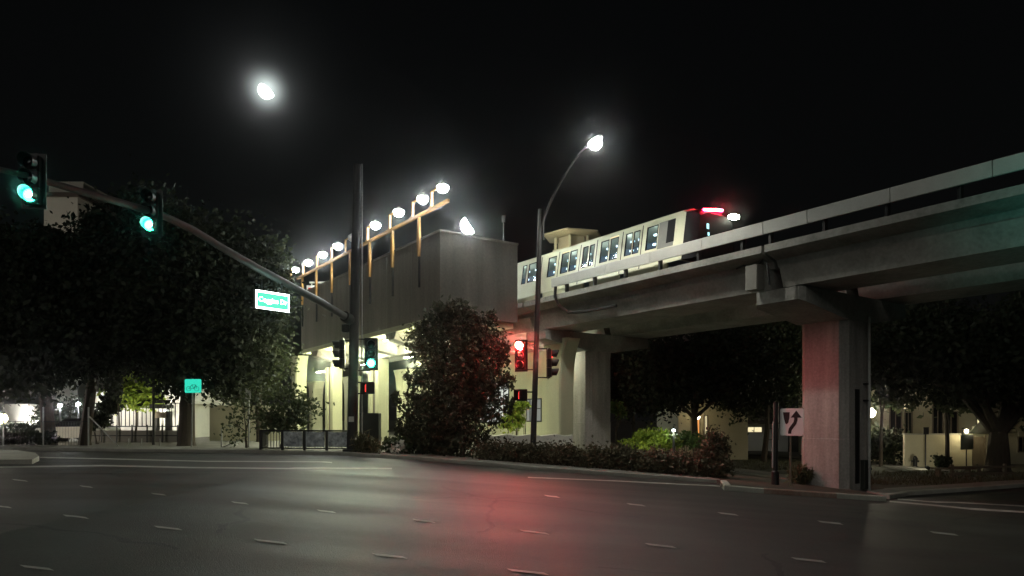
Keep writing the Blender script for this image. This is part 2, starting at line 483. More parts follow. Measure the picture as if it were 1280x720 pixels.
def paint(pix, dz=.006): return flat(P2(pix), dz)
def line(name, pts, w0):
    top = [(x, y-w0/2) for x, y in pts]; bot = [(x, y+w0/2) for x, y in pts[::-1]]
    return struct(name, paint(top+bot, .009), M['white'])
line('crosswalk_line', [(50,572),(120,573.5),(260,577),(415,578.5)], 1.3)
line('crosswalk_line', [(0,584.3),(127,582.3),(240,584.8),(360,586),(490,586)], 1.7)
line('lane_line', [(660,597),(760,601),(900,608)], 1.2)
line('lane_line', [(1112,627),(1190,634),(1290,641)], 1.7)
line('lane_line', [(1122,624),(1200,628.5),(1290,633.5)], 1.3)
for x, y, w in ((46,711,36),(338,678,36),(210,661,31),(95,647,28),(487,696,38),(660,716,46),(25,601,17),(2,634,22),
                (408,640,20),(300,629.5,18),(198,618.5,16),(108,609,14),(530,652,24),(668,666,32),(826,683,34),(1011,701,38),
                (910,643,22),(1038,654,28),(1180,667.5,31),(795,631.5,20),(690,621,16)):
    th = 1.5 + (y-590)*.014
    a = .11
    struct('guide_dash', paint([(x-w/2-th*1.2,y-w/2*a-th/2),(x+w/2-th,y+w/2*a-th/2),(x+w/2+th*1.2,y+w/2*a+th/2),(x-w/2+th,y-w/2*a+th/2)], .012), M['white'])

# ---------------------------------------------------------------- elevated guideway
def prof_span(s0, s1, offs, mirror=1, c=0):
    """closed profile (off,z) swept along the guideway"""
    mb = MB()
    n = max(1, int((s1-s0)/3))
    mb.loft([[GP(s0+(s1-s0)*k/n, c+mirror*o, z) for o, z in offs] for k in range(n+1)])
    return mb
DECK = [(2.15,7.6),(1.9,7.6),(-1.9,7.6),(-1.9,7.36),(-1.5,7.2),(-1.4,7.0),(1.4,7.0),(1.5,7.2),(1.95,7.36),(1.95,7.6)]
def build_span(s0, s1, c, mir, label, rail=None, joints=2.55):
    t = thing('guideway_span', label, 'railway bridge', GP((s0+s1)/2, c, 6.2), 'concrete girder spans of the elevated railway')
    g = .06
    # deck slab with overhanging edge
    obj('deck', prof_span(s0+g, s1-g, [(1.95,7.6),(-1.9,7.6),(-1.9,7.38),(-1.35,7.18),(1.3,7.18),(1.95,7.36)], mir, c), M['conc'], t)
    # upper web then the projecting lower flange
    obj('web', prof_span(s0+g, s1-g, [(1.28,7.179),(-1.3,7.179),(-1.2,6.93),(1.18,6.93)], mir, c), M['conc'], t)
    obj('lower_flange', prof_span(s0+.22, s1-.22, [(1.36,6.929),(-1.3,6.929),(-1.05,6.25),(1.12,6.25)], mir, c), M['conc'], t)
    for o in (-.72, .72):
        obj('running_rail', prof_span(s0+g, s1-g, [(o-.035,7.6),(o+.035,7.6),(o+.035,7.76),(o-.035,7.76)], 1, c), M['galv'], t)
    if rail:
        r0, r1 = rail
        s = r0; edge = c+mir*1.95
        rp = obj('parapet_rail', MB(), M['rail'], t) if False else None
        mb = MB(); s = r0
        while s < r1-.05:
            e = min(s+joints, r1)
            mb.extr([GP(s+.012, edge, 7.98), GP(s+.012, edge-mir*.05, 7.97), GP(s+.012, edge-mir*.07, 8.36), GP(s+.012, edge-mir*.02, 8.40), GP(s+.012, edge+mir*.02, 8.37)], U*(e-s-.024))
            s = e
        obj('parapet_rail', mb, M['rail'], t)
        s = r0+.9
        while s < r1:
            pb = MB()
            pb.box(GP(s, edge-mir*.16, 7.8), .09, .16, .42, U, N)
            pb.box(GP(s, edge-mir*.1, 8.1), .07, .1, .34, U, N)
            obj('rail_post', pb, M['dark'], t); s += 1.9
    return t
EC = 2.45
st_s = s_of(689, 4.4)
build_span(0, 13.6, EC, 1, 'near concrete girder span carrying the lit train, joining the station', rail=(0, st_s))
spR = build_span(-22, 0, EC, 1, 'near concrete girder span running out of the right edge of the picture', rail=(-22, 0))
build_span(13.6, 36, EC, 1, 'near girder span running inside the station behind its end wall')
build_span(0, 13.6, -EC, -1, 'far girder span behind the train, seen from below', rail=(0, 13.6))
build_span(-22, 0, -EC, -1, 'far girder span at the right, its dark underside seen beyond the column', rail=(-22, 0))
build_span(13.6, 36, -EC, -1, 'far girder span running inside the station on the far track')

def column(s, label, ground, extras=True):
    base = GP(s, 0, ground)
    t = thing('guideway_column', label, 'bridge column', base, 'concrete columns of the elevated railway')
    w = .92; q = .9
    oct_ = [(-w,-q+.25),(-w+.25,-q),(w-.25,-q),(w,-q+.25),(w,q-.25),(w-.25,q),(-w+.25,q),(-w,q-.25)]
    def ring(z, k=1): return [GP(s+a*k, o*k, z) for a, o in oct_]
    obj('shaft', MB().loft([ring(ground-.3), ring(ground+1.9), ring(ground+1.92,.985), ring(5.0,.985), ring(5.32,1.0)]), M['concv'], t)
    cp = MB()
    def cr(o, z0, z1=6.22, hw=.95): return [GP(s-hw,o,z0), GP(s+hw,o,z0), GP(s+hw,o,z1), GP(s-hw,o,z1)]
    cp.loft([cr(-3.6,5.78,hw=.8), cr(-3.4,5.7), cr(-.95,5.32), cr(.95,5.32), cr(3.4,5.7), cr(3.6,5.78,hw=.8)])
    obj('cap_beam', cp, M['conc'], t)
    for o in (EC+.75, EC-.75, -EC+.75, -EC-.75):
        obj('bearing_pad', MB().box(GP(s-.55, o, 6.235), .5, .4, .03, U, N).box(GP(s+.55, o, 6.235), .5, .4, .03, U, N), M['dark'], t)
    if extras:
        obj('key_block', MB().box(GP(s+.62, EC+1.52, 6.66), .5, .42, .86, U, N, bev=.03), M['walk'], t)
        pf = MB()      # recessed panel and conduit on the side face
        pf.box(GP(s-w-.006, .12, ground+2.0), .012, .3, 3.4, U, N)
        obj('side_panel', pf, M['dark'], t)
        pp = MB(); pp.tube([GP(s-w-.1,-.52,ground), GP(s-w-.1,-.52,5.5)], .055, 10)
        obj('drain_pipe', pp, M['galv'], t)
        for z in (ground+.8, ground+3.3, ground+3.9):
            obj('pipe_clamp', MB().box(GP(s-w-.05,-.5,z), .12, .4, .06, U, N), M['dark'], t)
        obj('junction_box', MB().box(GP(s-w-.09,-.2,ground+.62), .17, .26, 1.05, U, N, bev=.02), M['cab'], t)
    return t
column(0, 'tall concrete column on the median nose beside the keep right sign', gz(12.0))
column(13.6, 'concrete column rising behind the hedge near the station', gz(4.1), False)
column(-22, 'concrete column carrying the guideway beyond the right side of the road', gz(24), False)
# cables and drain on the near girder
cb = MB()
cb.tube([GP(11.0,4.43,7.95),GP(11.0,4.47,7.5),GP(10.95,4.3,7.1),GP(10.6,4.0,6.75),GP(9.6,3.92,6.66),GP(7.5,3.92,6.64)], .07, 8)
tag(obj('drain_pipe', cb, M['dark']), 'dark drain pipe bending down the girder beside the street lamp pole', 'pipe')
cb = MB()
cb.tube([GP(1.5,3.79,7.16),GP(1.1,3.95,7.18),GP(.75,4.0,7.1),GP(.62,4.02,6.9)], .03, 6)
cb.tube([GP(.55,3.8,7.16),GP(.2,4.1,7.2),GP(0,4.15,7.0),GP(-.05,4.1,6.3)], .035, 6)
tag(obj('cable', cb, M['dark']), 'black cables looping over the girder joint above the column', 'cable')

# ---------------------------------------------------------------- train
TS = s_of(848, 3.9)
TB, TT = 7.96, 9.93
tr = thing('train', 'cream rapid transit train standing on the near guideway track', 'train', GP(TS+6, EC-.05, 7.76))
tc0 = EC-.05; hw = 3.9-tc0
LEAN = .155
def SD(s, z, out=0.0): return GP(s, 3.9 - LEAN*(z-TB) + out, z)
L = 17.0
def bodyring(s, k=1.0, dz=0):
    pr = [(hw,TB),(hw-LEAN*(TT-TB),TT-.06),(hw-LEAN*(TT-TB)-.06,TT+.02),(.6,TT+.17),(-.6,TT+.17),(-hw+LEAN*(TT-TB)+.06,TT+.02),(-hw+LEAN*(TT-TB),TT-.06),(-hw,TB)]
    return [GP(s, tc0+o*k, z+dz) for o, z in pr]
bodymb = MB().loft([bodyring(TS+.0), bodyring(TS+L)], cap=False)
# side skin is built from panels round the windows: cut openings by building strips
zs0, zs1 = 8.70, 9.68
wins = []   # (px left, px right, kind)
for a, b, k in ((652,657,'door'),(659.5,670,'win'),(684,694,'door'),(700.5,709.5,'win'),(711,720,'win'),(727,733.5,'door'),(735.5,741.5,'door'),
                (749.5,759.5,'win'),(761.5,771.5,'win'),(780.5,789,'door'),(790.5,798.5,'door'),(807,821,'win')):
    wins.append((s_of(b, 3.75), s_of(a, 3.75), k))
wins.sort()
side = MB()
def sq(mb, s0, s1, z0, z1, out=0.0, th=.03):
    mb.hexa([SD(s0,z0,out),SD(s1,z0,out),SD(s1,z0,out-th),SD(s0,z0,out-th),SD(s0,z1,out),SD(s1,z1,out),SD(s1,z1,out-th),SD(s0,z1,out-th)])
sq(side, TS, TS+L, TB, zs0)
sq(side, TS, TS+L, zs1, TT-.06)
prev = TS
for a, b, k in wins:
    sq(side, prev, a, zs0, zs1); prev = b
sq(side, prev, TS+L, zs0, zs1)
obj('body', side, M['stripe'], tr)
sh = MB()
def oo(s, o, z): return GP(s, tc0+o, z)
tl = hw-LEAN*(TT-TB)
sh.loft([[oo(s,tl,TT-.06),oo(s,tl-.06,TT+.03),oo(s,.6,TT+.17),oo(s,-.6,TT+.17),oo(s,-tl+.06,TT+.03),oo(s,-tl,TT-.06)] for s in (TS, TS+L)])
obj('roof', sh, M['stripe'], tr)
ins = MB()
ins.add([oo(TS+.9,-hw,TB),oo(TS+L,-hw,TB),oo(TS+L,-tl,TT-.06),oo(TS+.9,-tl,TT-.06)], [(0,1,2,3)])
ins.add([oo(TS+.9,hw-.04,TB+.02),oo(TS+L,hw-.04,TB+.02),oo(TS+L,-hw,TB),oo(TS+.9,-hw,TB)], [(0,1,2,3)])
ins.add([oo(TS+.9,hw-.04,TB),oo(TS+.9,-hw,TB),oo(TS+.9,-tl,TT-.06),oo(TS+.9,tl-.04,TT-.06)], [(0,1,2,3)])
ins.box(oo(TS+L/2,-.2,8.55), L-2, .1, .9, U, N)
obj('interior', ins, M['tinside'], tr)
for k in range(8): lamp('POINT', oo(TS+1.8+k*1.9,.55,9.55), 22, (.85,.95,1), tr, size=.1)
gl = glassmat('train_glass', (.72,.82,.88), .86)
for a, b, k in wins:
    fr = MB(); w_ = .03
    sq(fr, a-.0, a+w_, zs0, zs1, .008, .05); sq(fr, b-w_, b, zs0, zs1, .008, .05)
    sq(fr, a+w_, b-w_, zs0, zs0+w_, .008, .05); sq(fr, a+w_, b-w_, zs1-w_, zs1, .008, .05)
    fo = obj('window', fr, M['tdark'], tr)
    gm = MB(); gm.add([SD(a+w_,zs0+w_,-.012),SD(b-w_,zs0+w_,-.012),SD(b-w_,zs1-w_,-.012),SD(a+w_,zs1-w_,-.012)], [(0,1,2,3)])
    obj('pane', gm, gl, fo)
    for zz in (9.38, 8.98):
        m_ = (a+b)/2 + .07
        obj('inside_light', MB().extr([SD(m_-.1,zz-.05,-.3),SD(m_+.13,zz-.035,-.3),SD(m_+.13,zz+.045,-.3),SD(m_-.1,zz+.03,-.3)], N*-.02), E['tin'], fo)
# door edges: dark vertical seams either side of each door pair
for px in (675.5, 697.2, 724, 744.6, 776.5, 801.5):
    s = s_of(px, 3.75); m = MB(); sq(m, s-.022, s+.022, TB+.02, TT-.1, .004, .02); obj('door_seam', m, M['tdark'], tr)
gr = MB(); sq(gr, s_of(842,3.75), s_of(822,3.75), 8.62, 9.72, .006, .012); obj('cab_side_panel', gr, M['tgrey'], tr)
gr = MB(); sq(gr, s_of(842.5,3.75), s_of(833,3.75), 8.78, 9.7, .012, .012); obj('cab_side_window', gr, M['tdark'], tr)
# yellow destination displays above windows
for px in (707, 767):
    s = s_of(px, 3.7); m = MB(); sq(m, s-.28, s+.28, 9.685, 9.74, .006, .02); obj('destination_display', m, E['yellow'], tr)
# skirts and bogies
sk = MB()
for a, b in ((.6,3.0),(3.3,5.2),(5.6,8.6),(9.0,11.4),(11.8,L-.4)):
    sk.hexa([oo(TS+a,hw-.03,7.72),oo(TS+b,hw-.03,7.72),oo(TS+b,hw-.1,7.72),oo(TS+a,hw-.1,7.72),oo(TS+a,hw-.005,TB-.01),oo(TS+b,hw-.005,TB-.01),oo(TS+b,hw-.1,TB-.01),oo(TS+a,hw-.1,TB-.01)])
obj('skirt', sk, M['stripe'], tr)
for sb in (2.6, 12.4):
    bo = MB().box(oo(TS+sb,0,7.9), 2.2, 1.9, .18, U, N)
    b_ = obj('bogie', bo, M['dark'], tr)
    for ds in (-.75,.75):
        for o in (-.72,.72): obj('wheel', MB().lathe([(.22,-.05),(.3,-.045),(.3,.045),(.22,.05)], oo(TS+sb+ds,o,7.98)+UP*.08, N, 18), M['pole'], b_, True)
# dark cab front, nose bulging forward
def frontring(ds, k, z0, z1):
    t1 = hw - LEAN*(TT-TB)
    pr = [(hw,z0),(hw-.5*LEAN*(TT-TB),(z0+z1)/2),(t1,z1-.06),(.6,z1+.12),(-.6,z1+.12),(-t1,z1-.06),(-hw+.5*LEAN*(TT-TB),(z0+z1)/2),(-hw,z0)]
    return [oo(TS+ds, o*k, z) for o, z in pr]
obj('front_frame', MB().loft([frontring(.02,1.004,TB,TT), frontring(-.14,1.0,TB,TT-.005)], cap=False), M['stripe'], tr)
obj('cab_front', MB().loft([frontring(-.1,.985,TB,TT-.02), frontring(-.42,.93,TB,TT-.06), frontring(-.62,.80,TB+.04,TT-.22)]), M['tdark'], tr, True)
# red marker bar across the front and one white lamp at the far side
rb = MB().tube([oo(TS-.50,.62,TT+.0), oo(TS-.55,0.0,TT+.09), oo(TS-.50,-.5,TT+.17)], .055, 10)
rbo = obj('marker_light_bar', rb, E['tail'], tr, True)
obj('bar_core', MB().tube([oo(TS-.55,.58,TT+.0), oo(TS-.60,0.0,TT+.09), oo(TS-.55,-.46,TT+.165)], .032, 8), E['tailc'], rbo)
lamp('POINT', oo(TS-1.0,-.1,TT+.1), 20, (1,.02,.05), tr, size=.2)
obj('headlight', MB().box(oo(TS-.72,-.95,TT-.06), .3, .42, .13, U, N, bev=.05), E['head'], tr, True)
obj('cab_screen', MB().box(oo(TS-.62,.52,9.28), .05, .14, .2, U, N, bev=.03).box(oo(TS-.64,.50,8.98), .05, .1, .12, U, N, bev=.03), E['cabl'], tr, True)

# ---------------------------------------------------------------- station
SA, SB_, SO = 14.0, 33.6, 8.87
stn = thing('station_building', 'concrete elevated station with high blank parapet and lit hall below', 'station', GP(22,4,0))
WZ0, WZ1 = 6.62, 10.5
def gbox(mb, s0, s1, o0, o1, z0, z1):
    return mb.hexa([GP(s0,o0,z0),GP(s1,o0,z0),GP(s1,o1,z0),GP(s0,o1,z0),GP(s0,o0,z1),GP(s1,o0,z1),GP(s1,o1,z1),GP(s0,o1,z1)])
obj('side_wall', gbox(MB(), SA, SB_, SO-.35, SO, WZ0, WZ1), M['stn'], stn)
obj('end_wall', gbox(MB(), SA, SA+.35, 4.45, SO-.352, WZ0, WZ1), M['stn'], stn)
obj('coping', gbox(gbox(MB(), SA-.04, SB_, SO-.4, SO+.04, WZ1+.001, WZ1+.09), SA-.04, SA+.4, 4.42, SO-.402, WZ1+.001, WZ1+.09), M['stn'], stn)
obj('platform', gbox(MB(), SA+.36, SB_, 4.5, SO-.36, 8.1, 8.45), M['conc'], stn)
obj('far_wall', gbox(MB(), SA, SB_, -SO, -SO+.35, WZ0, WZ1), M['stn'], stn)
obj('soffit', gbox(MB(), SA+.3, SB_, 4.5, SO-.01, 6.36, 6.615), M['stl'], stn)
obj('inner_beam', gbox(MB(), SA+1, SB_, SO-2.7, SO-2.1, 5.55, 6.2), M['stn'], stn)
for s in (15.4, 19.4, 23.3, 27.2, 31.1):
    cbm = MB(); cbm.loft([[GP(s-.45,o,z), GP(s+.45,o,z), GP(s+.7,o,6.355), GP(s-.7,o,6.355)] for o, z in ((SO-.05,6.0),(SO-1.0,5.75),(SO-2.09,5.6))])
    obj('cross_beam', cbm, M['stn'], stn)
def flared(s, o, zt, g, name='flared_column', w=.42, m='stl'):
    mb = MB()
    rr = []
    for z, k in ((g-.2,1.0),(g+(zt-g)*.55,1.0),(g+(zt-g)*.75,1.12),(g+(zt-g)*.88,1.4),(zt-.12,1.95),(zt,2.1)):
        ww = w*k
        rr.append([GP(s-ww,o-w*.8,z),GP(s-ww+.08,o-w*.8-.08,z),GP(s+ww-.08,o-w*.8-.08,z),GP(s+ww,o-w*.8,z),GP(s+ww,o+w*.8,z),GP(s+ww-.08,o+w*.8+.08,z),GP(s-ww+.08,o+w*.8+.08,z),GP(s-ww,o+w*.8,z)])
    mb.loft(rr); return obj(name, mb, M[m], stn)
G0 = .42
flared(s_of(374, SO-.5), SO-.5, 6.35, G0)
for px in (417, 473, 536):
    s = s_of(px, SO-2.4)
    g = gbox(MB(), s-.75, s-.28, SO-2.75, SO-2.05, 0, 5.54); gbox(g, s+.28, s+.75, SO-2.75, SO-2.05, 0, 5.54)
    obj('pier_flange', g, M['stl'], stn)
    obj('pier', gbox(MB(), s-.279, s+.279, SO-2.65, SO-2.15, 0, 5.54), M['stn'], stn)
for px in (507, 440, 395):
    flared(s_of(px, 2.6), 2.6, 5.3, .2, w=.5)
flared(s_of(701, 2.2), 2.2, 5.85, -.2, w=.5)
cf_ = Vector((1.9,36.6,5.75))
fx = obj('ceiling_light', MB().box(cf_, 1.4,.3,.08), M['galv'], stn)
obj('tube', MB().box(cf_-UP*.05, 1.3,.22,.015), E['fluor'], fx)
obj('fitting_arm', MB().bar(cf_+Vector((.7,0,0)), Vector((3.0,38,5.7)), .06,.06), M['galv'], fx)
lamp('POINT', cf_-UP*.35, 300, (.97,1,.72), stn, size=.2)
# hall inside: rear wall with lit openings
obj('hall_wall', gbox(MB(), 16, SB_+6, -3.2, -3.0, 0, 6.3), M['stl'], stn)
for s0, s1, z0, z1, e in ((17.2,19.4,2.2,3.6,'dimwht'),(21.7,23.2,1.7,3.1,'dimwht'),(25.4,29.0,1.6,4.4,'wht'),(30.4,34,1.9,4.4,'wht'),(36,38.6,1.6,3.9,'wht')):
    f_ = obj('hall_window', gbox(MB(), s0-.08, s1+.08, -3.0, -2.96, z0-.08, z1+.08), M['dark'], stn)
    obj('pane', gbox(MB(), s0, s1, -2.958, -2.95, z0, z1), E[e], f_)
    mm = MB()
    k = s0+.5
    while k < s1-.2: gbox(mm, k-.04, k+.04, -2.945, -2.92, z0, z1); k += .62
    gbox(mm, s0, s1, -2.945, -2.925, z0+(z1-z0)*.55, z0+(z1-z0)*.55+.06)
    obj('mullion', mm, M['dark'], f_)
# fluorescent fittings on the soffit
for s in (17.4, 21.3, 25.2, 29.1, 32.4):
    fx = obj('ceiling_light', gbox(MB(), s-.85, s+.85, SO-1.35, SO-.85, 6.27, 6.35), M['galv'], stn)
    obj('tube', gbox(MB(), s-.8, s+.8, SO-1.3, SO-.9, 6.25, 6.268), E['fluor'], fx)
    lamp('POINT', GP(s,SO-1.1,5.75), 480, (.96,1,.62), stn, size=.25)
for px in (398, 455, 510):
    s = s_of(px, 4.0)
    fx = obj('ceiling_light', gbox(MB(), s-.8, s+.8, 3.6, 4.0, 5.9, 6.0), M['galv'], stn)
    obj('tube', gbox(MB(), s-.75, s+.75, 3.64, 3.96, 5.88, 5.898), E['fluor'], fx)
    lamp('POINT', GP(s,3.8,5.4), 380, (.96,1,.62), stn, size=.25)
# platform canopy rail on posts outside the wall
RZ = 11.68
obj('lamp_rail', gbox(MB(), SA-.9, SB_+.6, SO+.02, SO+.14, RZ-.07, RZ+.07), M['orange'], stn)
for px in (523.6,490.5,462,437.5,414.4,395.3,377.8):
    s = s_of(px, SO+.08)
    p = MB(); p.loft([[GP(s-a,SO+.02,z),GP(s+a,SO+.02,z),GP(s+a,SO+.14,z),GP(s-a,SO+.14,z)] for a, z in ((.05,9.7),(.09,10.05),(.12,10.5),(.07,11.4),(.06,RZ-.071))])
    obj('rail_post', p, M['orange'], stn)
# platform lamps along the rail
ordn = ['nearest the road end of the station wall','second from the road end of the station wall','third from the road end of the station wall','fourth, just right of the signal pole','','sixth, just left of the signal pole','seventh from the road end of the station wall','eighth from the road end, above the display board','farthest from the road, beside the tree']
for i, px in enumerate((553,528,498,469,440,422,403,385,369)):
    s = s_of(px, SO+.1)
    lit = i != 4
    b = s+1.05
    lab = ('lit platform lamp on a bent bracket, '+ordn[i]) if lit else 'unlit platform lamp bracket hidden behind the signal pole'
    t = thing('platform_lamp', lab, 'platform lamp', GP(b,SO+.08,RZ+.07), 'platform lamps along the station wall')
    br = MB(); br.bar(GP(b+.25,SO+.08,RZ+.1), GP(b,SO+.08,RZ+.12), .07, .07); br.bar(GP(b,SO+.08,RZ+.1), GP(b,SO+.08,RZ+.82), .1, .1, U); br.bar(GP(b+.05,SO+.08,RZ+.82), GP(s+.2,SO+.08,RZ+.82), .06, .06)
    obj('bracket', br, M['orange'], t)
    hd = MB().lathe([(.06,.16),(.12,.1),(.24,.02),(.26,-.02),(.2,-.05)], GP(s,SO+.08,RZ+.82), UP, 16)
    h_ = obj('lamp_head', hd, M['rail'], t, True)
    obj('lens', MB().lathe([(.25,-.051),(.26,-.12),(.2,-.24),(.1,-.31),(.03,-.33)], GP(s,SO+.08,RZ+.82), UP, 16), E['lamp'] if lit else M['pale'], h_, True)
    if lit:
        lamp('SPOT', GP(s,SO+.08,RZ+.4), 280, (.97,1,.82), t, aim=(0,0,-1), spot=122, size=.15)
# lit display board on the platform behind the wall
s = s_of(398, 6.4)
t = thing('display_board', 'white framed platform display board with a red strip below the lamps', 'display board', GP(s,6.4,8.45))
pc = GP(s,6.4,11.55)
rt = Vector((1,0,0)); bk = Vector((0,1,0))
obj('post', MB().bar(GP(s,6.4,8.45)-rt*.6, pc-rt*.6-UP*.3, .09,.09,rt).bar(GP(s,6.4,8.45)+rt*.6, pc+rt*.6-UP*.3, .09,.09,rt), M['stl'], t)
obj('frame', MB().box(pc, 1.75,.12,.82), M['pale'], t)
obj('panel', MB().box(pc-bk*.07-UP*.02, 1.5,.02,.5), E['ledred'], t)
obj('top_bar', MB().box(pc+UP*.62, 1.3,.2,.12).box(pc+UP*.5-rt*.5, .08,.08,.2).box(pc+UP*.5+rt*.5, .08,.08,.2), M['pale'], t)
# antenna on the roof edge
a = GP(s_of(632,5.0), 5.0, WZ1+.09); a = GP(SA+.2, 5.15, WZ1+.09)
t = thing('antenna', 'small dark antenna post on the station end wall', 'antenna', a)
obj('mast', MB().tube([a, a+UP*1.0], .045, 8), M['pole'], t)
obj('head', MB().box(a+UP*1.15, .22,.18,.32, bev=.04), M['pole'], t)
# half dome floodlight on the end wall
a = GP(SA+.15, 7.2, WZ1+.09)
t = thing('floodlight', 'bright half dome floodlight standing on the station end wall', 'floodlight', a)
obj('bracket', MB().tube([a, a+UP*.16], .04, 8), M['pole'], t)
fl = MB(); cc = a+UP*.52
ang = [R(105+180*k/16) for k in range(17)]
pr = [cc+Vector((.4*math.cos(q)*1.0,0,.4*math.sin(q))) for q in [R(122+k*180/16) for k in range(17)]]
fl.extr(pr, Vector((0,.16,0)))
obj('lens', fl, E['lamp'], t)
hb = MB(); hb.extr([p+Vector((0,.165,0)) for p in pr], Vector((0,.1,0)))
obj('housing', hb, M['pole'], t)
lamp('SPOT', cc-Vector((0,.2,0))-U*.3, 420, (.97,1,.8), t, aim=-U*6-N*4-UP*1.6, spot=90, size=.15)

# elevator tower behind the train
e0 = gp2(716, 47)
t = thing('elevator_tower', 'pale lit tower head with overhanging flat roof behind the train', 'tower', e0)
zt = H+(CY-296)/F*47
def hexring(r, z, c=e0): return [Vector((c.x+r*math.cos(R(60*k+15)), c.y+r*math.sin(R(60*k+15)), z)) for k in range(6)]
obj('shaft', MB().loft([hexring(1.45,e0.z-.2), hexring(1.45,zt-1.0)]), M['stl'], t)
obj('roof', MB().loft([hexring(1.5,zt-.12), hexring(2.1,zt-.05), hexring(2.15,zt+.05), hexring(1.0,zt+.28)]), M['beige'], t)
for k in range(6):
    p = hexring(1.25, zt-.6)[k]; obj('louvre', MB().box(p, .16,.16,.9), M['stl'], t)
obj('lantern', MB().loft([hexring(1.0,zt-.999), hexring(1.0,zt-.15)]), M['beige'], t)
lamp('POINT', Vector((e0.x-1.2,e0.y-2.2,zt-1.2)), 60, (1,.9,.6), t, size=.1)

# ---------------------------------------------------------------- street lamp and signals
def street_lamp(label, base, top, tip, first):
    t = thing('street_lamp', label, 'street lamp', base, 'tall street lamps with curved arms')
    base, top, tip = Vector(base), Vector(top), Vector(tip)
    obj('pole', MB().tube([base+UP*.12, base+UP*.3, base.lerp(top,.5), top], [.17,.12,.11,.085], 14), M['pole'], t, True)
    obj('base_plate', MB().box(base+UP*.1, .5,.5,.08, bev=.02), M['pole'], t)
    pts = []
    h = Vector((tip.x-top.x, tip.y-top.y, 0))
    for k in range(13):
        q = k/12
        pts.append(top - UP*.9 + h*(q**1.35) + UP*((tip.z-top.z+.9)*(1-(1-q)**1.25)))
    obj('arm', MB().tube(pts, [.06-.02*k/12 for k in range(13)], 10), M['pole'], t, True)
    pts2 = [top+Vector((.13,0,-1.2)), top+Vector((.12,0,-.2)), pts[3]+Vector((.06,0,.1)), pts[6]]
    obj('brace', MB().tube(pts2, .03, 8), M['pole'], t, True)
    dr = (pts[-1]-pts[-2]).normalized(); dr = Vector((dr.x,dr.y,dr.z*.4)).normalized(); sdv = dr.cross(UP).normalized(); upv = sdv.cross(dr)
    hd = MB().loft([[tip+dr*a+sdv*(w*math.cos(R(30*k)))+upv*(hh*math.sin(R(30*k))) for k in range(12)] for a, w, hh in ((0,.05,.05),(.1,.13,.07),(.4,.18,.09),(.62,.14,.07),(.7,.05,.03))])
    h_ = obj('lamp_head', hd, M['rail'], t, True)
    lc = tip+dr*.36-upv*.09
    obj('lens', MB().lathe([(.17,.0),(.22,-.05),(.2,-.14),(.12,-.22),(.04,-.25)], lc, upv, 16), E['slamp'], h_, True)
    lamp('SPOT', lc-UP*.34, STREET_W, (1,.97,.86), t, aim=(0,0,-1), spot=138, size=.15, blend=.35)
    return t
b = gnd(666,582)
top = at(675.5,262,b.y); tip = at(735,181,b.y-2.0)
lampA = street_lamp('tall street lamp with curved arm standing in the hedge at the kerb', (b.x,b.y,b.z+.12), top, tip, True)
# the junction's other street lamps, outside the picture on both sides
for (x, y, rz, lab) in ((-21,13,R(-75),'street lamp on the left side of the junction, outside the photograph'),(7,-5,R(60),'street lamp on the right side of the junction, outside the photograph')):
    c = copy_tree(lampA)
    for k in c.children_recursive:
        if k.type == 'LIGHT': k.data = k.data.copy(); k.data.energy = 360 if x < 0 else 160; k.data.spot_size = R(118)
    c.location = (x, y, gz(x)+.12); c.rotation_euler = (0,0,rz); c['label'] = lab
    struct('traffic_island', flat([(x-1.6,y-.9),(x+1.6,y-.9),(x+1.6,y+.9),(x-1.6,y+.9)], .15, .3), M['kerb'])

def signal_head(label, pos, yaw, lit, group='vehicle signal heads', backplate=True):
    """pos = centre; faces (-sin,-cos) rotated: yaw 0 looks at -Y"""
    t = thing('traffic_signal', label, 'traffic signal', pos, group, yaw)
    X, Y = Vector((1,0,0)), Vector((0,1,0))
    hs = MB()
    for k in (-1,0,1): hs.box(Vector((0,.03,k*.365)), .34,.2,.355, bev=.03)
    obj('housing', hs, M['black'], t, world=False)
    if backplate:
        bp = MB(); bp.box(Vector((0,.08,0)), .52,.008,1.26); obj('backplate', bp, M['black'], t, world=False)
    for k, nm in ((1,'red'),(0,'amber'),(-1,'green')):
        c = Vector((0,-.08,k*.365))
        vis = MB(); n = 20
        ring = lambda r, y, cut: [c+Vector((r*math.cos(q), y, r*math.sin(q))) for q in [R(-50+280*j/n) for j in range(n+1)]]
        rings = [ring(.158,.0,0), [c+Vector((.158*math.cos(q), -.28+.12*(1-math.sin(q))*.5, .158*math.sin(q))) for q in [R(-50+280*j/n) for j in range(n+1)]],
                 [c+Vector((.15*math.cos(q), -.28+.12*(1-math.sin(q))*.5, .15*math.sin(q))) for q in [R(-50+280*j/n) for j in range(n+1)]], ring(.15,.0,0)]
        vis.loft(rings, cap=False, closed=False)
        obj('visor', vis, M['black'], t, world=False)
        on = nm == lit
        ln = MB().lathe([(.148,.0),(.14,.02),(.09,.045),(.02,.055)], c, -Y, 20)
        lo = obj('lens', ln, {'red':E['redring'],'green':E['green']}[nm] if on else M['win'], t, True, world=False)
        if on:
            core = MB().lathe([(.11 if nm=='red' else .07,.043 if nm=='red' else .052),(.03,.062)], c, -Y, 18)
            obj('lens_core', core, E['red' if nm=='red' else 'greencore'], lo, True, world=False)
    return t
def signal_light(t, col, power, dz, cone=150, tilt=-.08, fwd=.45):
    a = t.rotation_euler.z
    f = Vector((math.sin(a), -math.cos(a), 0))
    l = lamp('SPOT', Vector(t.location)+f*fwd+UP*dz, power, col, None, aim=f+Vector((0,0,tilt)), spot=cone, size=.12, blend=.8)
    l.parent = t; l.matrix_parent_inverse = Matrix.LocRotScale(t.location, t.rotation_euler, None).inverted()
    return l
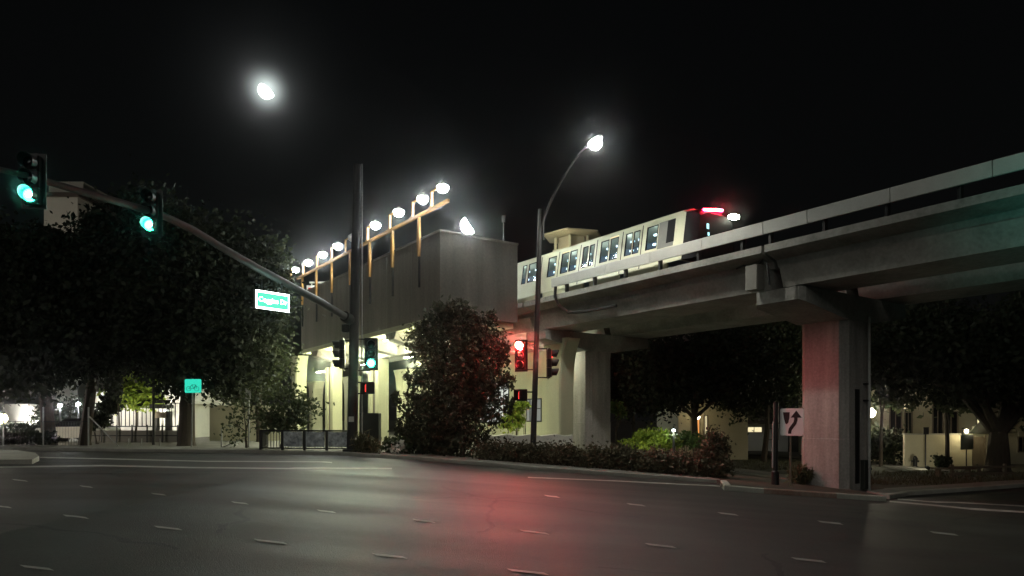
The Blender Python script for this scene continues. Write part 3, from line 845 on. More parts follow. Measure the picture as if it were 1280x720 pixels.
def ped_signal(label, pos, yaw, lit=True):
    t = thing('pedestrian_signal', label, 'pedestrian signal', pos, 'pedestrian signal heads', yaw)
    obj('housing', MB().box((0,.05,0), .46,.24,.46, bev=.03), M['black'], t, world=False)
    hood = MB(); hood.box((0,-.13,.225), .44,.16,.012).box((-.222,-.13,.0), .012,.16,.42).box((.222,-.13,.0), .012,.16,.42)
    obj('hood', hood, M['black'], t, world=False)
    obj('face', MB().box((0,-.075,0), .38,.012,.38), M['win'], t, world=False)
    if lit:
        h = MB(); y = -.09
        pal = [(-.07,-.15),(.06,-.15),(.085,-.07),(.085,.02),(-.075,.02),(-.08,-.05)]
        h.extr([Vector((x,y,z)) for x, z in pal], (0,.006,0))
        for x, z1 in ((-.058,.11),(-.018,.15),(.022,.14),(.062,.1)):
            h.extr([Vector((x-.016,y,.021)),Vector((x+.016,y,.021)),Vector((x+.014,y,z1)),Vector((x-.014,y,z1))], (0,.006,0))
        h.extr([Vector((.087,y,-.08)),Vector((.14,y,.0)),Vector((.12,y,.02)),Vector((.087,y,-.02))], (0,.006,0))
        obj('hand_symbol', h, E['hand'], t, world=False)
    return t

# red signal on the lamp pole
Yp = b.y
def on_lamp(px, py, dy): return at(px, py, Yp-dy)
rs = signal_head('traffic signal showing a bright red light, left of the lamp pole', on_lamp(651,444.5,.25), R(-15), 'red')
signal_light(rs, (1,.03,.04), 90, .365, 120)
sh_ = signal_head('dark traffic signal turned side-on, right of the lamp pole', on_lamp(687.5,454,.1), R(82), 'red')
for k in sh_.children_recursive:
    if k.name.startswith('lens') and k.data.materials[0].name.startswith('signal_red'): k.data.materials[0] = E['reddim']
signal_light(sh_, (1,.05,.09), 1100, .365, 62, -.42)
pd2 = ped_signal('pedestrian signal low on the lamp pole under the red light', on_lamp(651.5,494,.2), R(-62))
pdo = None
for p in (on_lamp(651,430,.1), on_lamp(651,462,.1), on_lamp(688,436,0), on_lamp(688,472,0), on_lamp(653,490,.1)):
    obj('signal_bracket', MB().bar(p, Vector((b.x+.09+(p.z)*.02, b.y, p.z)), .05, .05, Vector((0,1,0))), M['black'], lampA)

# mast arm pole
mb0 = gnd(440,568); mb0.z += .12
MP = thing('mast_arm_pole', 'dark steel pole with a long curving signal arm over the road', 'signal pole', mb0)
ptop = at(446.5,206,mb0.y)
obj('pole', MB().tube([mb0, mb0.lerp(ptop,.5), ptop], [.21,.185,.15], 16), M['pole'], MP, True)
obj('base_plate', MB().box(mb0+UP*.04, .6,.6,.08, bev=.02), M['pole'], MP)
obj('conduit', MB().tube([at(452.5,575,mb0.y+.1), at(452.5,205,mb0.y+.1)], .03, 8), M['galv'], MP, True)
tipd = 15.4
A0 = Vector((mb0.x, mb0.y)); A1 = Vector(((31-CX)/F*tipd, tipd))
def armpt(px, py):
    t = (px-CX)/F; dx, dy = A1.x-A0.x, A1.y-A0.y
    k = (t*A0.y - A0.x)/(dx - t*dy)
    d = A0.y+dy*k
    return at(px, py, d)
apx = [(440,401),(400,377),(360,355.5),(320,334),(280,311),(240,286.5),(200,268),(150,253),(100,239),(60,227.5),(40,221),(0,212),(-30,207)]
aps = [armpt(*p) for p in apx]
obj('arm', MB().tube(aps, [.14-.085*k/12 for k in range(13)], 12), M['armst'], MP, True)
obj('arm_flange', MB().tube([aps[0]+(aps[0]-aps[1]).normalized()*.1, aps[0].lerp(aps[1],.25)], .21, 12), M['pole'], MP, True)
g1 = signal_head('green signal hanging from the mast arm at the far left edge', armpt(40,225), R(8), 'green')
g2 = signal_head('green signal hanging mid way along the mast arm', armpt(189,265.5), R(6), 'green')
for g in (g1, g2): signal_light(g, (.1,1,.65), 14, -.365, 90, -.2)
# heads on the pole
d_ = mb0.y
g3 = signal_head('green signal mounted on the right of the mast arm pole', at(464,442.5,d_-.15), R(10), 'green')
signal_light(g3, (.1,1,.65), 40, -.365, 110, -.2)
g4 = signal_head('dark signal turned side-on, on the left of the mast arm pole', at(427,443,d_-.1), R(-84), None)
p1 = ped_signal('pedestrian signal with red hand on the mast arm pole', at(460,485,d_-.2), R(-48))
for p in (at(463,424,d_), at(463,463,d_), at(428,426,d_), at(428,461,d_), at(458,478,d_), at(458,492,d_)):
    obj('signal_bracket', MB().bar(p, Vector((mb0.x+.1,d_,p.z)), .05,.05, Vector((0,1,0))), M['black'], MP)
obj('terminal_box', MB().lathe([(.1,-.15),(.16,-.1),(.16,.15),(.05,.2)], at(432,411,d_-.1), UP, 12), M['black'], MP, True)
for g in (g1, g2):
    p = Vector(g.location)
    tag(obj('signal_hanger', MB().bar(p+Vector((0,.16,-.6)), p+Vector((0,.16,.66)), .06,.05,Vector((1,0,0))), M['black']), 'black hanger strap behind the '+('far left' if g is g1 else 'middle')+' green signal', 'bracket')

# lit street name sign under the arm
c1, c2 = armpt(341,376.5), None
dS = c1.y
ax = (Vector((A0.x-A1.x, A0.y-A1.y, 0))).normalized()
ax = (at(366,383,dS+.55)-at(318,376,dS-.55)); ax.z *= .9; ax.normalize()
ay = (UP - ax*ax.dot(UP)).normalized(); az = ax.cross(ay)
W_, H_ = (at(365,380,dS)-at(317.5,373,dS)).length*.97, 22.5/F*dS
ns = thing('street_name_sign', 'glowing green and white street name sign under the mast arm', 'street sign', c1)
obj('box', MB().box(c1-az*.06, W_,H_,.12, ax, ay, az), M['galv'], ns)
obj('border', MB().box(c1+az*.003, W_,H_,.008, ax, ay, az), E['signletter'], ns)
obj('face', MB().box(c1+az*.010, W_*.93,H_*.78,.008, ax, ay, az), E['signglow'], ns)
obj('lettering', text_mb('Coggins Dr', W_*.9/4.9, c1+az*.018, ax, ay), E['signletter'], ns)
for q in (-.3,.3):
    p = c1+ax*q*W_
    obj('hanger', MB().bar(p+ay*H_*.5-az*.05, p+ay*(H_*.5+.35)-az*.05, .04,.04, ax), M['pole'], ns)
lamp('POINT', c1+az*.5, 14, (.5,1,.85), ns, size=.3)

# ---------------------------------------------------------------- small signs and street furniture
p = gnd(239.5,563); p.z += .12
t = thing('bicycle_sign', 'small teal green bicycle sign on a thin post before the left trees', 'sign', p)
zc = at(242,482.5,p.y)
obj('post', MB().tube([p, Vector((p.x+.05,p.y,zc.z+.32))], .035, 8), M['galv'], t)
w, h = 20.5/F*p.y, 17/F*p.y
X, Y = Vector((1,0,0)), Vector((0,1,0))
sgnf = bpy.data.materials.new('reflective_teal'); sgnf.use_nodes = True
sb = sgnf.node_tree.nodes['Principled BSDF']; sb.inputs['Base Color'].default_value = (.0,.72,.55,1); sb.inputs['Roughness'].default_value = .4
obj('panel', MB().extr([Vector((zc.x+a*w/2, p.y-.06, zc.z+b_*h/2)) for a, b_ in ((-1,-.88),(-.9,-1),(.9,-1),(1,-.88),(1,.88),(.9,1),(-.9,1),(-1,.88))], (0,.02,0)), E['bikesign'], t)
gly = MB(); y = p.y-.075
def whl(cx, cz, r):
    n = 14
    o = [Vector((cx+r*math.cos(2*math.pi*k/n), y, cz+r*math.sin(2*math.pi*k/n))) for k in range(n+1)]
    for a, b_ in zip(o, o[1:]): gly.bar(a, b_, .012,.03, Y)
whl(zc.x-.17*w/.7, zc.z-.12, .1); whl(zc.x+.17*w/.7, zc.z-.12, .1)
for a, b_ in (((-.17,-.12),(-.03,.05)),((-.03,.05),(.13,.05)),((.13,.05),(.17,-.12)),((-.02,.05),(.03,-.12)),((.03,-.12),(-.17,-.12)),((.03,-.12),(.13,.05))):
    gly.bar(Vector((zc.x+a[0]*w/.7,y,zc.z+a[1])), Vector((zc.x+b_[0]*w/.7,y,zc.z+b_[1])), .012,.03, Y)
obj('bicycle_symbol', gly, mat('teal_symbol', (0,.3,.24), .5, .1), t)
lt = gnd(300,640)

p = gnd(988,612); p.z += .12
t = thing('keep_right_sign', 'square white keep right sign with curved black arrow on the median', 'traffic sign', p)
zc = at(990.5,527.5,p.y)
w, h = 29.5/F*p.y, 34/F*p.y
obj('post', MB().tube([p, Vector((p.x+.02,p.y,zc.z+h*.4))], .035, 8), M['wood'], t)
pan = obj('panel', MB().extr([Vector((zc.x+a*w/2, p.y-.06, zc.z+b_*h/2)) for a, b_ in ((-1,-.9),(-.9,-1),(.9,-1),(1,-.9),(1,.9),(.9,1),(-.9,1),(-1,.9))], (0,.02,0)), M['signw'], t)
def gp_(u, v): return Vector((zc.x+(u-.5)*w, p.y-.068, zc.z+(.5-v)*h))
ar = MB()
ar.extr([gp_(*q) for q in ((.13,.14),(.42,.14),(.40,.36),(.36,.52),(.30,.58),(.24,.56),(.18,.4))], (0,.006,0))
sp = [(.42,.93),(.42,.86),(.45,.76),(.55,.64),(.64,.54),(.68,.42),(.68,.34)]
hwid = .068
lf, rt_ = [], []
for i, (u_, v_) in enumerate(sp):
    a_ = sp[max(i-1,0)]; c_ = sp[min(i+1,len(sp)-1)]
    dx, dy = c_[0]-a_[0], c_[1]-a_[1]; l_ = math.hypot(dx,dy)
    nx, ny = -dy/l_, dx/l_
    lf.append((u_+nx*hwid, v_+ny*hwid)); rt_.append((u_-nx*hwid, v_-ny*hwid))
for i in range(len(sp)-1):
    ar.extr([gp_(*q) for q in (lf[i], lf[i+1], rt_[i+1], rt_[i])], (0,.006,0))
ar.extr([gp_(*q) for q in ((.46,.34),(.70,.08),(.93,.34))], (0,.006,0))
obj('arrow_symbol', ar, M['signk'], t)

t.rotation_euler = (0,0,R(-46))
p = gnd(969,610); p.z += .12
t = thing('signal_post', 'dark short signal post with pale side strip beside the keep right sign', 'post', p)
q = at(970,503,p.y)
obj('shaft', MB().tube([p, Vector((p.x,p.y,p.z+.1)), Vector((p.x,p.y,p.z+.45)), Vector((p.x,p.y,p.z+.5)), q], [.14,.13,.13,.09,.09], 12), M['dark'], t, True)
obj('strip', MB().tube([Vector((p.x-.1,p.y-.02,p.z+.6)), Vector((q.x-.1,q.y-.02,at(968,527,p.y).z))], .03, 8), M['galv'], t, True)

# controller cabinet and railing near the mast arm pole
p = gp2(463, 28.2); 
t = thing('control_cabinet', 'dark green control cabinet behind the mast arm pole', 'cabinet', p)
obj('body', MB().box(p+UP*.85, .78,.6,1.55, bev=.02), M['cab'], t)
obj('plinth', MB().box(p+UP*.06, .86,.66,.14), M['kerb'], t)
obj('door', MB().box(p+UP*.85-Y*.31, .66,.02,1.35), M['cab'], t)
obj('sticker', MB().box(at(439,524,mb0.y-.24), .2,.01,.2), M['pale'], MP)

r0, r1 = gp2(326, 27.9), gp2(437, 27.0)
t = thing('railing', 'black metal railing with bluish mural panels beside the signal pole', 'railing', (r0+r1)/2)
dirv = (r1-r0).normalized(); ln_ = (r1-r0).length
top_z = 24.5/F*27.5+.12
rl = MB(); rl.bar(r0+UP*top_z, r1+UP*(top_z), .07,.06); rl.bar(r0+UP*.2, r1+UP*.2, .05,.05)
obj('rails', rl, M['dark'], t)
for k in range(5):
    p = r0.lerp(r1, k/4); obj('post', MB().bar(p, p+UP*top_z, .1,.1, X), M['dark'], t)
bal = MB()
k = 0
while k < 30:
    p = r0.lerp(r1, (k+.5)/30); bal.bar(p+UP*.2, p+UP*(top_z-.04), .022,.022, X); k += 1
obj('balusters', bal, M['dark'], t)
for a, b_ in ((.27,.48),(.52,.73),(.77,.98)):
    pb = MB(); q0, q1 = r0.lerp(r1,a)-Y*.04, r0.lerp(r1,b_)-Y*.04
    pb.bar(q0+UP*(.22+top_z)/2, q1+UP*(.22+top_z)/2, .02, top_z-.3)
    obj('mural_panel', pb, M['mural'], t)
# return of the railing going back at its left end
q0 = r0; q1 = r0+Vector((-.9,3.2,0))
t = thing('railing', 'short dark railing running back from the mural railing', 'railing', q0)
rl = MB(); rl.bar(q0+Vector((-.06,.1,top_z)), q1+UP*top_z, .06,.06); rl.bar(q0+Vector((-.06,.1,.2)), q1+UP*.2, .05,.05)
for k in range(1,9):
    p = q0.lerp(q1,k/8); rl.bar(p, p+UP*top_z, .05,.05, X)
obj('bars', rl, M['dark'], t)

# low pale wall seen over the hedge
w0, w1 = gp2(596, 31.2), gp2(716, 31.4)
mbw = MB(); rings = []
for k in range(13):
    p = w0.lerp(w1, k/12); tz = at(0,543.5,31.3).z + .05*math.sin(k*2.1)
    rings.append([p+Vector((0,0,-.2)), p+Vector((0,.5,-.2)), Vector((p.x,p.y+.5,tz)), Vector((p.x,p.y,tz-.02))])
tag(obj('low_wall', mbw.loft(rings), M['pale']), 'low pale garden wall seen just over the hedge', 'wall')

# ---------------------------------------------------------------- plants
def leaves(blobs, n, size, seed, aspect=1.7, clump=.33, ncl=26, droop=0.0):
    """leaf-sized quads gathered in clumps through the volumes of the blobs (world coords: c, radii)"""
    g = np.random.default_rng(seed)
    vol = np.array([b[1][0]*b[1][1]*b[1][2] for b in blobs])**.75; vol /= vol.sum()
    P = []
    for (c, r), f in zip(blobs, vol):
        m = int(n*f)+1
        k = max(5, int(ncl*f*len(blobs)))
        d = g.normal(size=(k,3)); d /= np.linalg.norm(d,axis=1)[:,None]
        cc = d*(g.random((k,1))**.38)
        idx = g.integers(0,k,m)
        q = cc[idx] + g.normal(size=(m,3))*clump*(.45+.55*g.random((m,1)))
        P.append(np.array(c)+q*np.array(r))
    P = np.concatenate(P); m = len(P)
    a = g.normal(size=(m,3)); a[:,2] -= droop; a /= np.linalg.norm(a,axis=1)[:,None]
    b = g.normal(size=(m,3)); b -= a*(a*b).sum(1)[:,None]; b /= np.linalg.norm(b,axis=1)[:,None]
    s = size*(.6+.8*g.random((m,1)))
    a = a*s*aspect/2; b = b*s/2
    V = np.stack([P-a, P-a*.1+b, P+a, P-a*.1-b], axis=1).reshape(-1,3)
    mb = MB(); mb.v = [tuple(v) for v in V.tolist()]
    mb.f = [(4*i,4*i+1,4*i+2,4*i+3) for i in range(m)]
    return mb
def leafobj(name, mb, m, parent=None):
    if parent is not None:
        o0 = wloc(parent); mb.v = [(x-o0.x,y-o0.y,z-o0.z) for x,y,z in mb.v]
    me = bpy.data.meshes.new(name); me.from_pydata(mb.v, [], mb.f); me.materials.append(m)
    o = bpy.data.objects.new(name, me); COL.objects.link(o); o.parent = parent
    return o
def tree(name, label, base, blobs, n, size, lm, r0, seed, cat='tree', group=None, limbs=True, fork=None, **kw):
    base = Vector(base)
    t = thing(name, label, cat, base, group)
    rr = random.Random(seed)
    cen = sum((Vector(b_[0]) for b_ in blobs), Vector())/len(blobs)
    tr_ = MB()
    fk = Vector(fork) if fork else base.lerp(Vector((base.x*.5+cen.x*.5, base.y*.5+cen.y*.5, cen.z)), .6)
    tr_.tube([base-UP*.2, base+UP*.25, base.lerp(fk,.5)+Vector((rr.uniform(-.08,.08),0,0)), fk], [r0*1.35,r0*1.05,r0*.9,r0*.75], 10)
    if limbs:
        for b_ in blobs:
            c = Vector(b_[0]); m_ = fk.lerp(c,.55)+Vector((rr.uniform(-.3,.3),rr.uniform(-.3,.3),rr.uniform(.0,.4)))
            tr_.tube([fk-UP*.15, m_, c+Vector((0,0,b_[1][2]*.4))], [r0*.55,r0*.34,r0*.1], 7)
            for _ in range(3):
                e = c+Vector((rr.uniform(-1,1)*b_[1][0],rr.uniform(-1,1)*b_[1][1],rr.uniform(-.4,.9)*b_[1][2]))
                tr_.tube([m_, m_.lerp(e,.5)+UP*.15, e], [r0*.26,r0*.16,r0*.05], 5)
    obj('trunk', tr_, M['bark'], t, True)
    leafobj('crown', leaves(blobs, n, size, seed, **kw), M[lm], t)
    return t
def bl(px, py, d, rxp, ryp, rd=None):
    p = at(px,py,d); k = d/F
    return (tuple(p), (rxp*k, rd if rd else rxp*k*.9, ryp*k))

# the bushy tree in front of the station
b0 = gnd(578,575)
tree('evergreen_tree', 'bushy dark evergreen tree in front of the station beside the kerb', (b0.x,b0.y,b0.z+.1),
     [bl(566,392,28.6,20,20),bl(585,405,28.6,26,22),bl(548,400,28.6,18,18),bl(540,428,28.6,32,26),bl(628,440,28.7,14,14),bl(518,478,28.3,14,16),bl(610,395,28.6,10,12),bl(527,410,28.5,10,12),bl(500,500,28.3,10,14),bl(632,480,28.6,12,14),bl(505,535,28.2,12,18),bl(636,505,28.7,9,12),bl(575,378,28.6,8,9),bl(598,428,28.8,34,32),bl(562,460,28.4,42,38),bl(602,472,28.6,30,36),bl(520,512,28.4,18,20),bl(550,518,28.2,42,46),bl(598,512,28.8,34,36),bl(525,548,28.2,30,22),bl(565,550,28.2,44,22)],
     27000, .085, 'leaf_con', .1, 3, clump=.19, ncl=64, aspect=2.4)
# tall dark trees on the left
tree('street_tree', 'tall dark spreading tree left of the two trunks at the pavement', gp2(62,34.5),
     [bl(10,340,34,70,55),bl(75,325,35,50,45),bl(30,420,33,75,60),bl(85,400,34,60,60),bl(-30,380,34,70,90),bl(30,470,32.5,50,32)], 30000, .17, 'leaf_dk', .32, 11, clump=.3, ncl=40)
tree('street_tree', 'tall dark tree rising behind the lit lime sapling', gp2(106,35.5),
     [bl(150,275,36,45,45),bl(115,320,36,50,40),bl(185,300,36,60,60),bl(110,370,35,70,60),bl(170,400,35.5,75,55),bl(120,440,35,70,40),bl(190,440,36,50,35)], 30000, .17, 'leaf_dk', .28, 12, clump=.3, ncl=40)
tree('street_tree', 'tall dark tree with a thick trunk beside the teal bicycle sign', gp2(233,34.6),
     [bl(235,330,35,70,60),bl(290,370,36,60,70),bl(230,400,34.6,70,60),bl(285,440,35,50,50),bl(235,455,34.5,55,40),bl(200,300,35,50,45)], 30000, .17, 'leaf_dk', .40, 13, clump=.3, ncl=40)
tree('street_tree', 'ragged tree lit from the side by the station, left of its wall', gp2(325,41),
     [bl(343,345,42,26,38),bl(318,400,41,38,50),bl(325,450,41,32,36),bl(296,478,40,30,28)], 12000, .15, 'leaf_mid', .2, 14, clump=.36, ncl=40)
tree('small_tree', 'small leafy tree lit pale at the left end of the mural railing', gp2(352,29.6),
     [bl(352,505,29.6,24,24),bl(376,512,29.4,24,15),bl(338,525,29.6,20,16),bl(360,532,29.5,22,10)], 1300, .13, 'leaf_mid', .06, 15, clump=.4, ncl=18)
tree('bare_sapling', 'thin half bare sapling against the pale green wall', gp2(308,30),
     [bl(305,510,30,16,30),bl(325,500,30.2,14,26),bl(290,540,30,14,20)], 500, .1, 'leaf_mid', .05, 16, clump=.5)
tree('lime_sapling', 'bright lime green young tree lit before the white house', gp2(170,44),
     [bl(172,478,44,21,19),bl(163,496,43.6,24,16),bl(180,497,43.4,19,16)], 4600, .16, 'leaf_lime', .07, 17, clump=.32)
tree('small_tree', 'dark slim tree just left of the lime green sapling', gp2(152,42),
     [bl(143,480,42,10,22),bl(138,505,42,12,14)], 1400, .16, 'leaf_dk', .07, 18)
# middle trees behind the hedge
tree('park_tree', 'broad dark tree with leaning trunk over the orange doorway', gp2(872,42),
     [bl(850,450,42,60,45),bl(900,440,43,55,45),bl(880,480,41.5,62,32),bl(820,470,42,50,40),bl(935,470,42,40,40)], 24000, .16, 'leaf_dk', .22, 21, clump=.3, ncl=40, fork=at(868,520,42))
tree('park_tree', 'dark tree behind the hedge beside the near column', gp2(790,46),
     [bl(790,455,46,36,35),bl(780,490,45,26,24),bl(815,500,45,40,26)], 10000, .16, 'leaf_dk', .14, 22, clump=.33)
tree('park_tree', 'dark tree behind the keep right sign under the girder', gp2(955,45),
     [bl(960,430,45,50,38),bl(985,460,44,38,40),bl(940,490,45,40,30),bl(1000,410,46,40,24)], 17000, .15, 'leaf_mid', .18, 23, clump=.3, ncl=36)
tree('palm_shrub', 'teal lit feathery young tree beside the column', gp2(770,38.5),
     [bl(766,509,38.5,11,7),bl(774,515,38.5,9,7)], 500, .14, 'leaf_grn', .05, 24)
tree('young_tree', 'slender young street tree right of the column', gp2(1101,40),
     [bl(1105,470,40,34,30),bl(1092,450,40,28,28),bl(1120,495,40,26,14)], 3200, .2, 'leaf_mid', .1, 25, clump=.35)
tree('young_tree', 'slender young tree in front of the beige garden wall', gp2(1184,38.5),
     [bl(1180,470,38.5,40,34),bl(1195,500,38.5,30,14),bl(1165,450,39,36,30)], 4200, .2, 'leaf_mid', .12, 26, clump=.35)
tree('park_tree', 'large dark tree with thick forked trunk at the right edge', gp2(1247,35.6),
     [bl(1200,440,36,70,50),bl(1270,430,36,70,60),bl(1310,480,36,60,50),bl(1230,480,35,50,28),bl(1150,430,37,50,40),bl(1340,400,37,60,60)], 30000, .17, 'leaf_dk', .55, 27, clump=.3, ncl=40, fork=at(1248,540,35.6))
tree('park_tree', 'dark tree behind the column filling the gap under the guideway', gp2(1120,47),
     [bl(1110,420,47,45,40),bl(1160,410,48,50,36),bl(1085,450,47,30,30),bl(1060,430,48,40,40)], 15000, .16, 'leaf_dk', .2, 28, clump=.32)

def bush(name, label, blobs, n, size, lm, seed, cat='bush', group=None, **kw):
    c = sum((Vector(b_[0]) for b_ in blobs), Vector())/len(blobs)
    t = thing(name, label, cat, (c.x,c.y,gz(c.x)), group)
    st = MB(); rr = random.Random(seed)
    for b_ in blobs:
        for _ in range(4):
            st.tube([Vector((b_[0][0]+rr.uniform(-.1,.1),b_[0][1],gz(c.x)-.05)), Vector(b_[0])+Vector((rr.uniform(-.6,.6)*b_[1][0],rr.uniform(-.5,.5)*b_[1][1],rr.uniform(0,.7)*b_[1][2]))], [.02,.008], 5)
    obj('stems', st, M['bark'], t)
    leafobj('foliage', leaves(blobs, n, size, seed, **kw), M[lm], t)
    return t
hb_ = []
for k, px in enumerate(range(612, 905, 16)):
    d = 27.3 - (px-612)/300*1.2
    top = 550 + (px-612)/300*16 + rnd.uniform(-3,3); bot = 580+(px-612)/300*21
    hb_.append(bl(px, (top+bot)/2+2, d, 15, (bot-top)/2*.85, .5))
bush('hedge', 'long dry brown hedge along the far kerb under the guideway', hb_, 26000, .075, 'leaf_hedge', 31, 'hedge', clump=.42, ncl=16)
hedge = bpy.data.objects['hedge']
bush('hedge', 'taller brownish shrub at the right end of the dry hedge', [bl(897,560,26.6,14,22),bl(885,572,26.4,16,18)], 2600, .08, 'leaf_hedge', 32, 'shrub')
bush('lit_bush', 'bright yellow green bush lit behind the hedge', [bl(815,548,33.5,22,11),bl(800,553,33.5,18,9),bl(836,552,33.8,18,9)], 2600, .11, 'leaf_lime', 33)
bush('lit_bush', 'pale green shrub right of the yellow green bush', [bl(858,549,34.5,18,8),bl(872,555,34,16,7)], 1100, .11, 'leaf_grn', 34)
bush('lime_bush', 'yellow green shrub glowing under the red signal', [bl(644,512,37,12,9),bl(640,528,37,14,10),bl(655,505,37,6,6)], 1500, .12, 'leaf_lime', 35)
bush('dry_grass_clump', 'dry grass clump at the foot of the mast arm pole', [bl(459,556,26.2,14,13)], 1100, .05, 'blade', 36, 'grass clump', aspect=7, droop=-.8)
bush('flower_bush', 'low bush with pale flowers beside the evergreen tree', [bl(492,557,27.4,12,10),bl(505,561,27.2,8,9)], 500, .12, 'leaf_mid', 37)
fl = leaves([bl(497,560,27.0,14,9)], 60, .14, 38, aspect=1.1)
leafobj('petals', fl, M['shrubflower'], bpy.data.objects['flower_bush'])
bush('round_bush', 'dark round bush at the foot of the beige garden wall', [bl(1178,577,38,11,7)], 500, .12, 'leaf_dk', 39)
bush('median_grass', 'pale grassy tuft at the foot of the column', [bl(1000,592,25.5,12,10)], 900, .05, 'blade', 40, 'grass clump', aspect=7, droop=-.8)
bush('dark_shrub', 'dark shrub row left of the beige garden wall', [bl(1095,555,42,18,20),bl(1118,558,42,14,18)], 1800, .16, 'leaf_dk', 41)
bush('dark_shrub', 'dark rounded shrub behind the left chain fence', [bl(122,527,37,12,12)], 700, .14, 'leaf_dk', 42)
bush('dark_shrub', 'low dark hedge behind the left chain fence', [bl(x,548,33.8,16,9,.5) for x in range(8,60,16)], 1500, .12, 'leaf_dk', 43)
# grass of the verge and the lawn
gpts = []
for _ in range(5200):
    px = rnd.uniform(1075,1290) if rnd.random() < .75 else rnd.uniform(920,1005)
    py = rnd.uniform(590,607) if px > 1075 else rnd.uniform(576,588)
    p = gnd(px, py)
    gpts.append(p)
gm = MB()
for p in gpts:
    a = rnd.uniform(0,6.28); h = rnd.uniform(.06,.18); w = .02
    d1 = Vector((math.cos(a)*w, math.sin(a)*w, 0)); l = Vector((rnd.uniform(-.06,.06),rnd.uniform(-.06,.06),h))
    gm.add([p-d1, p+d1, p+l], [(0,1,2)])
o = leafobj('grass', gm, M['blade']); tag(o, 'sparse dry grass on the verge right of the column', 'grass', kind='stuff')

# ---------------------------------------------------------------- right hand buildings
X, Y = Vector((1,0,0)), Vector((0,1,0))
gR = -.98
def facade_box(mb, px0, px1, d, depth, z0, z1):
    x0, x1 = (px0-CX)/F*d, (px1-CX)/F*d
    return mb.hexa([(x0,d,z0),(x1,d,z0),(x1,d+depth,z0),(x0,d+depth,z0),(x0,d,z1),(x1,d,z1),(x1,d+depth,z1),(x0,d+depth,z1)])
def opening(parent, name, px0, px1, py0, py1, d, m, frame=M['wood']):
    a, b_ = at(px0,py1,d), at(px1,py0,d); c = (a+b_)/2; w, h = b_.x-a.x, b_.z-a.z
    fr = MB(); fw = .07
    fr.box((c.x,d-.02,b_.z+fw/2), w+2*fw,.1,fw).box((c.x,d-.02,a.z-fw/2), w+2*fw,.1,fw)
    fr.box((a.x-fw/2,d-.02,c.z), fw,.098,h).box((b_.x+fw/2,d-.02,c.z), fw,.098,h).box((c.x,d-.015,c.z), .04,.06,h)
    f = obj(name, fr, frame, parent)
    obj('pane', MB().box((c.x,d-.008,c.z), w,.012,h), m, f)
    return f
def wall_lamp(label, px, py, d, power, col, em='warm', r=.13):
    p = at(px,py,d)
    t = thing('wall_lamp', label, 'wall lamp', p)
    obj('globe', MB().ball(p, r,r,r*1.2), E[em], t, True)
    obj('bracket', MB().box(p+Vector((0,.12,r*1.3)), .2,.3,.05).box(p+Vector((0,.25,0)), .08,.1,.4), M['dark'], t)
    lamp('POINT', p-Y*.3, power, col, t, size=.12)
    return t
d = 46
bR = thing('house', 'beige stucco house behind the garden wall at the right', 'house', gp2(1150,d))
obj('wall', facade_box(MB(), 1068, 1240, d, 9, gR-.2, 5.2), M['beige'], bR)
x0, x1 = (1062-CX)/F*d, (1246-CX)/F*d
rf = MB(); rf.loft([[Vector((x,d-.6,5.15)),Vector((x,d+4.5,7.3)),Vector((x,d+9.6,5.15)),Vector((x,d+9.6,5.02)),Vector((x,d-.6,5.02))] for x in (x0,x1)])
obj('roof', rf, M['roof'], bR)
opening(bR,'door',1112.5,1126,497,540,d,M['win'])
opening(bR,'window',1129,1140,499,511,d,E['yellow'])
opening(bR,'window',1131,1139,516,541,d,M['win'])
opening(bR,'window',1166,1178,500,543,d,M['win'])
opening(bR,'window',1181,1196,515,543,d,M['win'])
opening(bR,'door',1221,1228,515,545,d,E['yellow'])
wall_lamp('bright wall lamp just right of the tall concrete column', 1089,516,42,320,(1,.93,.7), r=.24)
wall_lamp('small warm lamp over the garden wall beside the big tree', 1208,539,40.1,50,(1,.85,.5), r=.1)
d = 40.5
gw = thing('garden_wall', 'pale beige garden wall in front of the right house', 'wall', gp2(1175,d))
obj('wall', facade_box(MB(), 1131, 1215, d, .2, gR-.2, H+(CY-543.5)/F*d), M['cream'], gw)
obj('coping', facade_box(MB(), 1130.5, 1215.5, d-.03, .26, H+(CY-543.5)/F*d+.001, H+(CY-542.5)/F*d+.03), M['kerb'], gw)
t = thing('gate', 'dark wooden gate at the right end of the garden wall', 'gate', gp2(1224,d))
obj('boards', facade_box(MB(), 1215.8, 1233, d+.05, .06, gR, H+(CY-546)/F*d), M['wood'], t)
obj('frame', facade_box(facade_box(MB(), 1215.8, 1217.4, d-.02, .069, gR, H+(CY-544)/F*d), 1231.4, 1233, d-.02, .069, gR, H+(CY-544)/F*d), M['wood'], t)
d = 43
b2 = thing('house', 'small pale gabled house half hidden at the right edge', 'house', gp2(1290,d))
obj('wall', facade_box(MB(), 1256, 1340, d, 6, gR-.2, H+(CY-540)/F*d), M['cream'], b2)
xa, xb = (1250-CX)/F*d, (1345-CX)/F*d; zz = H+(CY-541)/F*d
obj('roof', MB().loft([[Vector((xa,y,zz-.1)),Vector(((xa+xb)/2,y,zz+2.4)),Vector((xb,y,zz-.1)),Vector(((xa+xb)/2,y,zz+2.2))] for y in (d-.3,d+6.3)]), M['roof'], b2)
obj('gable', MB().extr([Vector((xa+.3,d,zz)),Vector((xb-.3,d,zz)),Vector(((xa+xb)/2,d,zz+2.1))], (0,.2,0)), M['cream'], b2)
opening(b2,'window',1273,1283,547,564,d,M['win'])
p = gnd(1185,600)
